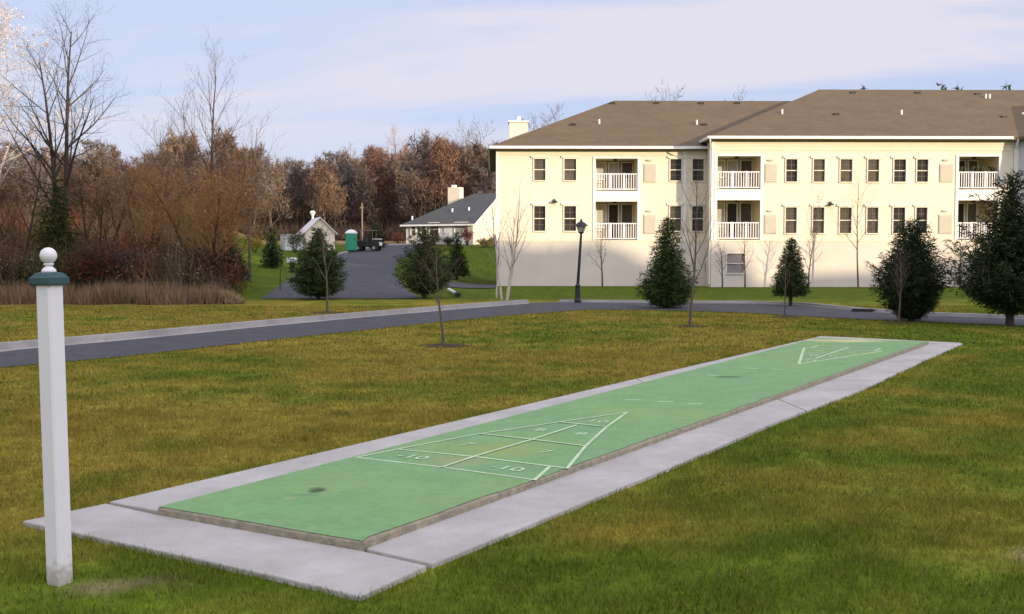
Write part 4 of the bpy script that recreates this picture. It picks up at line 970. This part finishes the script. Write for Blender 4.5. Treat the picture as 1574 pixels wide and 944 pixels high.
for (px, py), yt, lab, bk, tc_, sd, kw in SP:
    l = gpt(px, py); bare_tree('sapling', lab, l, sd, HT(l, px, yt) * 1.0, bk, tc_, gy_, **kw)
    rg = random.Random(sd); mb = MB(); n = 28; rd = .42 if px != 503 else .5
    mb.v = [(l[0], l[1], .015)] + [(l[0] + rd * (1 + .18 * rg.uniform(-1, 1)) * math.cos(2 * math.pi * k / n), l[1] + rd * (1 + .18 * rg.uniform(-1, 1)) * math.sin(2 * math.pi * k / n), -.024) for k in range(n)]
    mb.f = [(0, 1 + k, 1 + (k + 1) % n) for k in range(n)]; setp(mb.build('mulch', M_mulch), 'dark mulch ring under the ' + lab.split(' in ')[0].split(' with ')[0] + ' at its foot' if False else 'dark mulch heap round the foot of the ' + {51: 'left driveway', 52: 'nearest', 53: 'tall spruce', 54: 'small spruce', 55: 'broad pine'}[sd] + ' sapling', 'mulch', kind='stuff')
gb = 'bare trees along the apartment wall'
WT = [(926, 53.5, 345, 'small bare tree against the wall right of the street lamp', 61, dict(spread=.6)), (1111, 53, 372, 'stunted bare tree left of the purple-grey lower window', 62, dict(spread=.6)),
      (1146, 53, 358, 'bare tree right of the purple-grey lower window', 63, dict(spread=.65)), (1243, 53, 345, 'thin bare tree against the wall behind the small spruce', 64, dict(spread=.5)),
      (1320, 53, 262, 'tall thin bare tree against the wall left of the broad pine', 65, dict(spread=.55, clear=.35)), (1477, 53, 372, 'small bare tree against the wall right of the broad pine', 66, dict(spread=.55))]
for px, D, yt, lab, sd, kw in WT:
    l = standing(px, D); kk = dict(kids=(12, 5, 4), levels=3, clear=.32, r0=.05, twig_w=.014); kk.update(kw); bare_tree('bare_tree', lab, l, sd, HT(l, px, yt), M_bark, (.15, .105, .08), gb, **kk)
l = gpt(775, 461); bare_tree('birch', 'multi-stemmed pale birch at the left corner of the apartments', l, 71, HT(l, 778, 275), M_barkp, (.26, .21, .17), stems=3, spread=.42, kids=(9, 4, 3), levels=3, clear=.3, r0=.05, twig_w=.012, stem_ang=.13)
l = gpt(763, 458); bare_tree('birch', 'short leaning birch stem just left of the multi-stemmed birch', l, 72, 1.9, M_barkp, (.3, .25, .2), spread=.4, kids=(5, 3), levels=2, clear=.6, r0=.04)

# ------------------------------------------------------------------ left thicket
gt_ = 'bare trees in the left thicket'
def lt(px, D): p_ = A(px, D); return (p_[0], p_[1], float(T(p_[0], p_[1])))
l = lt(92, 42); bare_tree('bare_tree', 'tallest dark bare tree behind the white post', l, 81, HT(l, 95, 12), M_barkd, (.075, .062, .055), gt_, stems=2, spread=.68, kids=(13, 7, 6, 3), levels=4, clear=.34, r0=.15, twig_w=.010, stem_ang=.03, up=.28, wob=.10)
l = lt(-12, 46); bare_tree('sycamore', 'pale bleached tree with whitish leaves cut by the left edge', l, 82, HT(l, 0, 22), M_barkp, (.50, .43, .38), None, spread=.75, kids=(18, 8, 6, 4), levels=4, clear=.3, r0=.16, twig_w=.016, leafcol=(.60, .50, .44), nleaf=11000, leafsize=.038)
l = lt(332, 46); bare_tree('bare_tree', 'tall bare tree with steep upright limbs, left of the driveway bank', l, 83, HT(l, 325, 88), M_barkd, (.12, .095, .08), gt_, spread=.50, kids=(13, 7, 5, 4), levels=4, clear=.32, r0=.11, twig_w=.010, up=.4)
l = lt(262, 47); bare_tree('bare_tree', 'bare tree with a thin crown, left of the steep-limbed tree', l, 84, HT(l, 262, 148), M_bark, (.13, .10, .085), gt_, spread=.50, kids=(12, 7, 5, 3), levels=4, clear=.30, r0=.08, twig_w=.010, up=.4, stems=2)
l = lt(385, 48); bare_tree('bare_tree', 'bare slim tree at the right end of the thicket', l, 85, HT(l, 380, 172), M_bark, (.14, .105, .085), gt_, spread=.45, kids=(10, 6, 5), levels=3, clear=.30, r0=.07, twig_w=.012, up=.4)
l = lt(316, 42); bare_tree('willow', 'spreading tree with a dense orange-brown twig crown in the thicket', l, 86, HT(l, 316, 215), M_barkd, (.30, .160, .065), None, stems=4, spread=.62, kids=(16, 9, 8, 6), levels=4, clear=.22, r0=.10, twig_w=.014, stem_ang=.36, up=.3, leafcol=(.36, .21, .07), nleaf=3000, leafsize=.03)
l = lt(225, 45); bare_tree('willow', 'lower orange-brown twiggy tree left of the spreading one', l, 87, HT(l, 225, 228), M_barkd, (.26, .145, .07), None, leafcol=(.30, .18, .08), nleaf=2000, leafsize=.03, stems=3, spread=.62, kids=(14, 8, 7, 5), levels=4, clear=.22, r0=.08, twig_w=.012, stem_ang=.28, up=.3)
l = lt(20, 44); bare_tree('bare_tree', 'brown bare tree low at the left edge of the thicket', l, 88, HT(l, 20, 225), M_barkd, (.13, .07, .04), gt_, stems=3, spread=.62, kids=(12, 7, 6, 4), levels=4, clear=.2, r0=.09, twig_w=.012, stem_ang=.25)
l = lt(150, 46); bare_tree('bare_tree', 'brown bare tree between the cedar and the orange-brown trees', l, 89, HT(l, 150, 230), M_barkd, (.14, .075, .04), gt_, stems=3, spread=.62, kids=(12, 7, 6, 4), levels=4, clear=.2, r0=.09, twig_w=.012, stem_ang=.25)
l = gpt(289, 473); bare_tree('sapling', 'knee-high sapling at the front edge of the tall tan grass', l, 90, HT(l, 289, 425), M_barkd, (.09, .07, .05), None, spread=.4, kids=(6, 3), levels=2, clear=.4, r0=.016)
l = standing(430, 44); bare_tree('sapling', 'thin dark sapling on the grass at the left of the driveway mouth', l, 91, HT(l, 430, 362), M_barkd, (.09, .07, .05), None, spread=.4, kids=(8, 3), levels=2, clear=.4, r0=.025)
SH = [(8, 40, 1.9, 2.6, (.11, .035, .022), 'dark red bush at the left edge of the thicket'), (52, 39, 1.5, 2.0, (.10, .065, .03), 'brown bush just left of the white post'),
      (140, 39, 2.2, 2.6, (.14, .028, .014), 'deep red-leaved bush right of the white post'), (178, 41, 1.7, 2.0, (.12, .04, .02), 'rusty bush beside the deep red-leaved one'),
      (212, 41, 1.9, 2.4, (.085, .065, .05), 'grey-brown bush in the middle of the thicket'), (262, 40, 1.7, 2.4, (.10, .055, .035), 'brown bush under the thin-crowned bare tree'),
      (300, 40, 1.9, 2.2, (.12, .038, .028), 'reddish bush under the orange-brown crown'), (338, 43, 1.8, 2.2, (.085, .07, .05), 'grey-brown bush at the foot of the steep-limbed tree')]
for i, (px, D, h, w_, c, lab) in enumerate(SH):
    l = lt(px, D); shrub('bush', lab, l, 100 + i, h, w_, c, 2600, .055, 'bushes in the left thicket', 18)
for i, (px, D, h, w_, c, lab) in enumerate([(745, 96, .9, 1.8, (.42, .27, .05), 'golden shrub below the lit gable wall, left of its neighbour'), (760, 96.5, 1.1, 1.5, (.34, .24, .05), 'golden shrub beside the apartment corner below the gable'),
        (718, 98, 1.9, 1.3, (.15, .05, .035), 'reddish shrub at the front corner of the grey-roofed house'), (392, 78, 1.7, 1.5, (.38, .30, .03), 'yellow shrub at the top of the grass bank'),
        (452, 82, 2.0, 1.8, (.09, .11, .03), 'green shrub left of the shed'), (612, 100, 1.2, 1.4, (.14, .05, .03), 'russet bush left of the grey-roofed house'), (690, 97, .9, 1.2, (.04, .055, .02), 'dark shrub by the house door'),
        (665, 97, 1.3, 1.6, (.04, .05, .02), 'dark shrub below the house windows')]):
    l = standing(px, D); shrub('shrub', lab, l, 130 + i, h, w_, c, 900, .07, None, 12)
# sparse brush and tall tan grass (uncountable)
def tallgrass(n, pxr, Dr, h, seed, cols, wd=.012):
    r = np.random.default_rng(seed); px = r.uniform(*pxr, n); D = r.uniform(*Dr, n); x = (px - CX) / FPX * D; y = D; z = T(x, y) - .03
    cl = fbm(x / .5, y / .5, 6, 3); k_ = r.random(n) < cl * 1.7; x, y, z, cl = x[k_], y[k_], z[k_], cl[k_]; n = len(x)
    hh = h * (.3 + .9 * r.random(n)) * (.1 + 1.6 * cl); a = r.random(n) * 6.28; b = r.random(n) * 6.28; ln = hh * .45 * r.random(n); ww = wd * (.5 + r.random(n))
    y = y + (fbm(x / 1.3, x * 0, 8, 3) - .5) * 2.2; hh = hh * np.clip((372 - (CX + x / y * FPX)) / 40, .25, 1)
    V = np.stack([np.stack([x - np.cos(a) * ww, y - np.sin(a) * ww, z], 1), np.stack([x + np.cos(a) * ww, y + np.sin(a) * ww, z], 1), np.stack([x + np.cos(b) * ln, y + np.sin(b) * ln, z + hh], 1)], 1).reshape(-1, 3)
    cs = np.array(cols)[r.integers(0, len(cols), n)] * (.6 + .8 * r.random((n, 1))); return V, np.repeat(cs, 3, 0)
P1 = [tallgrass(30000, (-60, 372), (35.2, 39.5), .62, 1, [(.27, .18, .10), (.24, .13, .075), (.17, .10, .065), (.26, .18, .13), (.12, .11, .04)]),
      tallgrass(9000, (345, 365), (35, 37), .7, 2, [(.33, .25, .14), (.27, .2, .1)])]
o = tri_mesh('tall_grass', np.concatenate([a for a, b in P1]), M_leaf, col=np.concatenate([b for a, b in P1])); setp(o, 'tall dry tan grass along the foot of the thicket', 'grass', kind='stuff')
rg = np.random.default_rng(19); BV = []; BC = []
bc_ = np.array([(.11, .075, .05), (.15, .055, .032), (.095, .08, .062), (.14, .045, .028), (.12, .10, .055), (.08, .085, .035)])
for i in range(150):
    px = rg.uniform(-60, 340); D = rg.uniform(38.2, 52) if i < 78 else rg.uniform(52, 100); px -= max(0, D - 60) * .5; H_ = rg.uniform(.9, 2.5) * (.75 if px > 300 else 1) * (1 if i < 78 else 1.35); W_ = rg.uniform(1.4, 3.2); x0 = (px - CX) / FPX * D; z0 = float(T(x0, D)); n = 420
    base_ = rg.normal(0, .14 * W_, (n, 3)) * (1, 1, 0) + (x0, D, z0); a = rg.random(n) * 6.28; sp_ = rg.random(n) ** .7 * W_ * .5
    tip_ = base_ + np.stack([np.cos(a) * sp_, np.sin(a) * sp_, H_ * (.3 + .8 * rg.random(n)) * (1 - .5 * (sp_ / W_ * 2) ** 2)], 1); mid = (base_ + tip_) / 2 + rg.normal(0, .12, (n, 3)); sd_ = rg.normal(0, .010, (n, 3)) * (1, 1, 0)
    c0 = bc_[rg.integers(0, 6)]
    for A_, B_ in ((base_, mid), (mid, tip_)):
        BV.append(np.stack([A_ - sd_, A_ + sd_, B_], 1).reshape(-1, 3)); BC.append(np.repeat(c0[None] * (.5 + rg.random((n, 1))), 3, 0))
    m_ = 800; k_ = rg.integers(0, n, m_); u_ = rg.random((m_, 1)) ** .6; P_ = base_[k_] * (1 - u_) + tip_[k_] * u_ + rg.normal(0, .1, (m_, 3))
    BV.append(np.stack([P_, P_ + rg.normal(0, .05, (m_, 3)), P_ + rg.normal(0, .05, (m_, 3))], 1).reshape(-1, 3)); BC.append(np.repeat(c0[None] * (.5 + 1.1 * rg.random((m_, 1))), 3, 0))
o = tri_mesh('brush', np.concatenate(BV), M_leaf, col=np.concatenate(BC)); setp(o, 'tangled brown brush filling the left thicket', 'brush', kind='stuff')

# ------------------------------------------------------------------ the far wood (one mass), with a few trees that stand out
protos = []
for s_ in range(7):
    tr, lb, tw = bare(200 + s_, 12.0, spread=.62, stems=1, levels=3, clear=.22, r0=.13, twig_w=.08, kids=(16, 9, 7), up=.3, wob=.16)
    a = mb_tris(tr); b = mb_tris(lb); rg = np.random.default_rng(s_)
    # extra twig haze
    c = tw[rg.integers(0, len(tw), 2200)]; d = rg.normal(0, 1, (2200, 3)) * .42 + (0, 0, .3); sdd = rg.normal(0, .035, (2200, 3)); hz = np.stack([c - sdd, c + sdd, c + d], 1).reshape(-1, 3)
    protos.append((np.concatenate([a, b]), np.concatenate([tw, hz])))
rg = np.random.default_rng(77)
WV = []; WC = []
cols = np.array([(.20, .112, .068), (.22, .138, .082), (.175, .11, .08), (.16, .12, .098), (.21, .145, .09), (.185, .10, .068), (.15, .115, .098)]) * (.92, .98, 1.08)
def wood_tree(x, y, h, c, k=None):
    k = rg.integers(0, len(protos)) if k is None else k; tr, tw = protos[k]; s_ = h / 12.; a = rg.random() * 6.28; ca_, sa_ = math.cos(a), math.sin(a)
    wx = s_ * rg.uniform(.8, 1.15)
    for P_, cc in ((tr, np.array((.12, .095, .075)) * rg.uniform(.6, 1.3)), (tw, c * rg.uniform(.75, 1.25))):
        Q = np.stack([(P_[:, 0] * ca_ - P_[:, 1] * sa_) * wx + x, (P_[:, 0] * sa_ + P_[:, 1] * ca_) * wx + y, P_[:, 2] * s_ + float(T(x, y)) - .2], 1); WV.append(Q.astype(np.float32))
        WC.append(np.repeat(cc[None] * (.7 + .6 * rg.random((len(P_) // 3, 1))), 3, 0).astype(np.float32))
n_ = 0
for i in range(500):
    D = 112 + 130 * rg.random() ** .9; px = rg.uniform(-160, 800) if i < 400 else rg.uniform(-800, -150)
    if D < 118 and 560 < px < 780: continue
    x = (px - CX) / FPX * D; y = D; h = rg.uniform(8.5, 13)
    h *= np.interp(px, [-200, 380, 480, 600, 800], [.80, .80, .74, .90, .90])
    wood_tree(x, y, h, cols[rg.integers(0, len(cols))] * (1 + .12 * math.sin(px / 40)))
# dark hemlock-like tone right of the house is simply darker trees
for i in range(14): 
    D = rg.uniform(118, 150); px = rg.uniform(700, 800); wood_tree((px - CX) / FPX * D, D, rg.uniform(8.5, 11), np.array((.085, .058, .048)))
# understory
n = 60000; D = rg.uniform(110, 245, n); px = rg.uniform(-170, 830, n); x = (px - CX) / FPX * D; z = T(x, D); hh = rg.uniform(.5, 2.4, n); a = rg.random(n) * 6.28; ww = .06
V = np.stack([np.stack([x - np.cos(a) * ww, D - np.sin(a) * ww, z], 1), np.stack([x + np.cos(a) * ww, D + np.sin(a) * ww, z], 1), np.stack([x + rg.normal(0, .8, n), D + rg.normal(0, .8, n), z + hh], 1)], 1).reshape(-1, 3)
WV.append(V.astype(np.float32)); WC.append(np.repeat(cols[rg.integers(0, len(cols), n)] * (.22 + .3 * rg.random((n, 1))), 3, 0).astype(np.float32))
o = tri_mesh('distant_wood', np.concatenate(WV), M_leaf, col=np.concatenate(WC)); setp(o, 'brown leafless wood covering the hill behind the houses', 'wood', kind='stuff')
gw = 'trees standing out above the far wood'
for px, D, yt, lab, sd, c, kw in [(614, 170, 200, 'pale pinkish tree crowning the skyline above the wood', 301, (.42, .27, .21), dict(spread=.6)),
        (668, 165, 208, 'grey tree on the skyline right of the pinkish one', 302, (.20, .17, .15), dict(spread=.5)), (712, 160, 200, 'grey tree on the skyline above the house chimney', 303, (.19, .16, .15), dict(spread=.5)),
        (745, 155, 192, 'grey skyline tree nearest the left end of the apartments', 304, (.16, .14, .13), dict(spread=.6)), (540, 165, 226, 'brown rounded tree on the skyline above the toilet cabin', 305, (.19, .11, .07), dict(spread=.6)),
        (830, 120, 182, 'grey treetop showing over the left roof slope', 306, (.2, .17, .16), dict(spread=.55)), (860, 125, 176, 'second grey treetop over the left roof slope, nearer the ridge', 307, (.2, .17, .16), dict(spread=.55)),
        (1020, 110, 139, 'bare treetop showing above the left roof ridge', 308, (.2, .17, .16), dict(spread=.7)), (1140, 110, 146, 'bare treetop just left of the higher roof', 309, (.16, .14, .12), dict(spread=.7))]:
    l = standing(px, D); kk = dict(kids=(14, 8, 6), levels=3, clear=.3, r0=.2, twig_w=.07, up=.3); kk.update(kw); bare_tree('bare_tree', lab, l, sd, HT(l, px, yt), M_bark, c, gw, **kk)
for px, yt, lab, sd in ((1443, 123, 'dark evergreen top above the right roof ridge', 321), (1467, 127, 'lower dark evergreen top beside the other on the ridge', 322), (1541, 124, 'dark evergreen top above the ridge at the far right', 323), (1322, 130, 'low dark treetop peeping over the ridge left of centre', 324)):
    l = standing(px, 105); conifer('spruce', lab, l, sd, HT(l, px, yt - 9), 2.2, .3, lambda t: (1 - t) ** .55, 150, .35, .5, .09, col=(.05, .06, .045), group='evergreen tops above the roof')
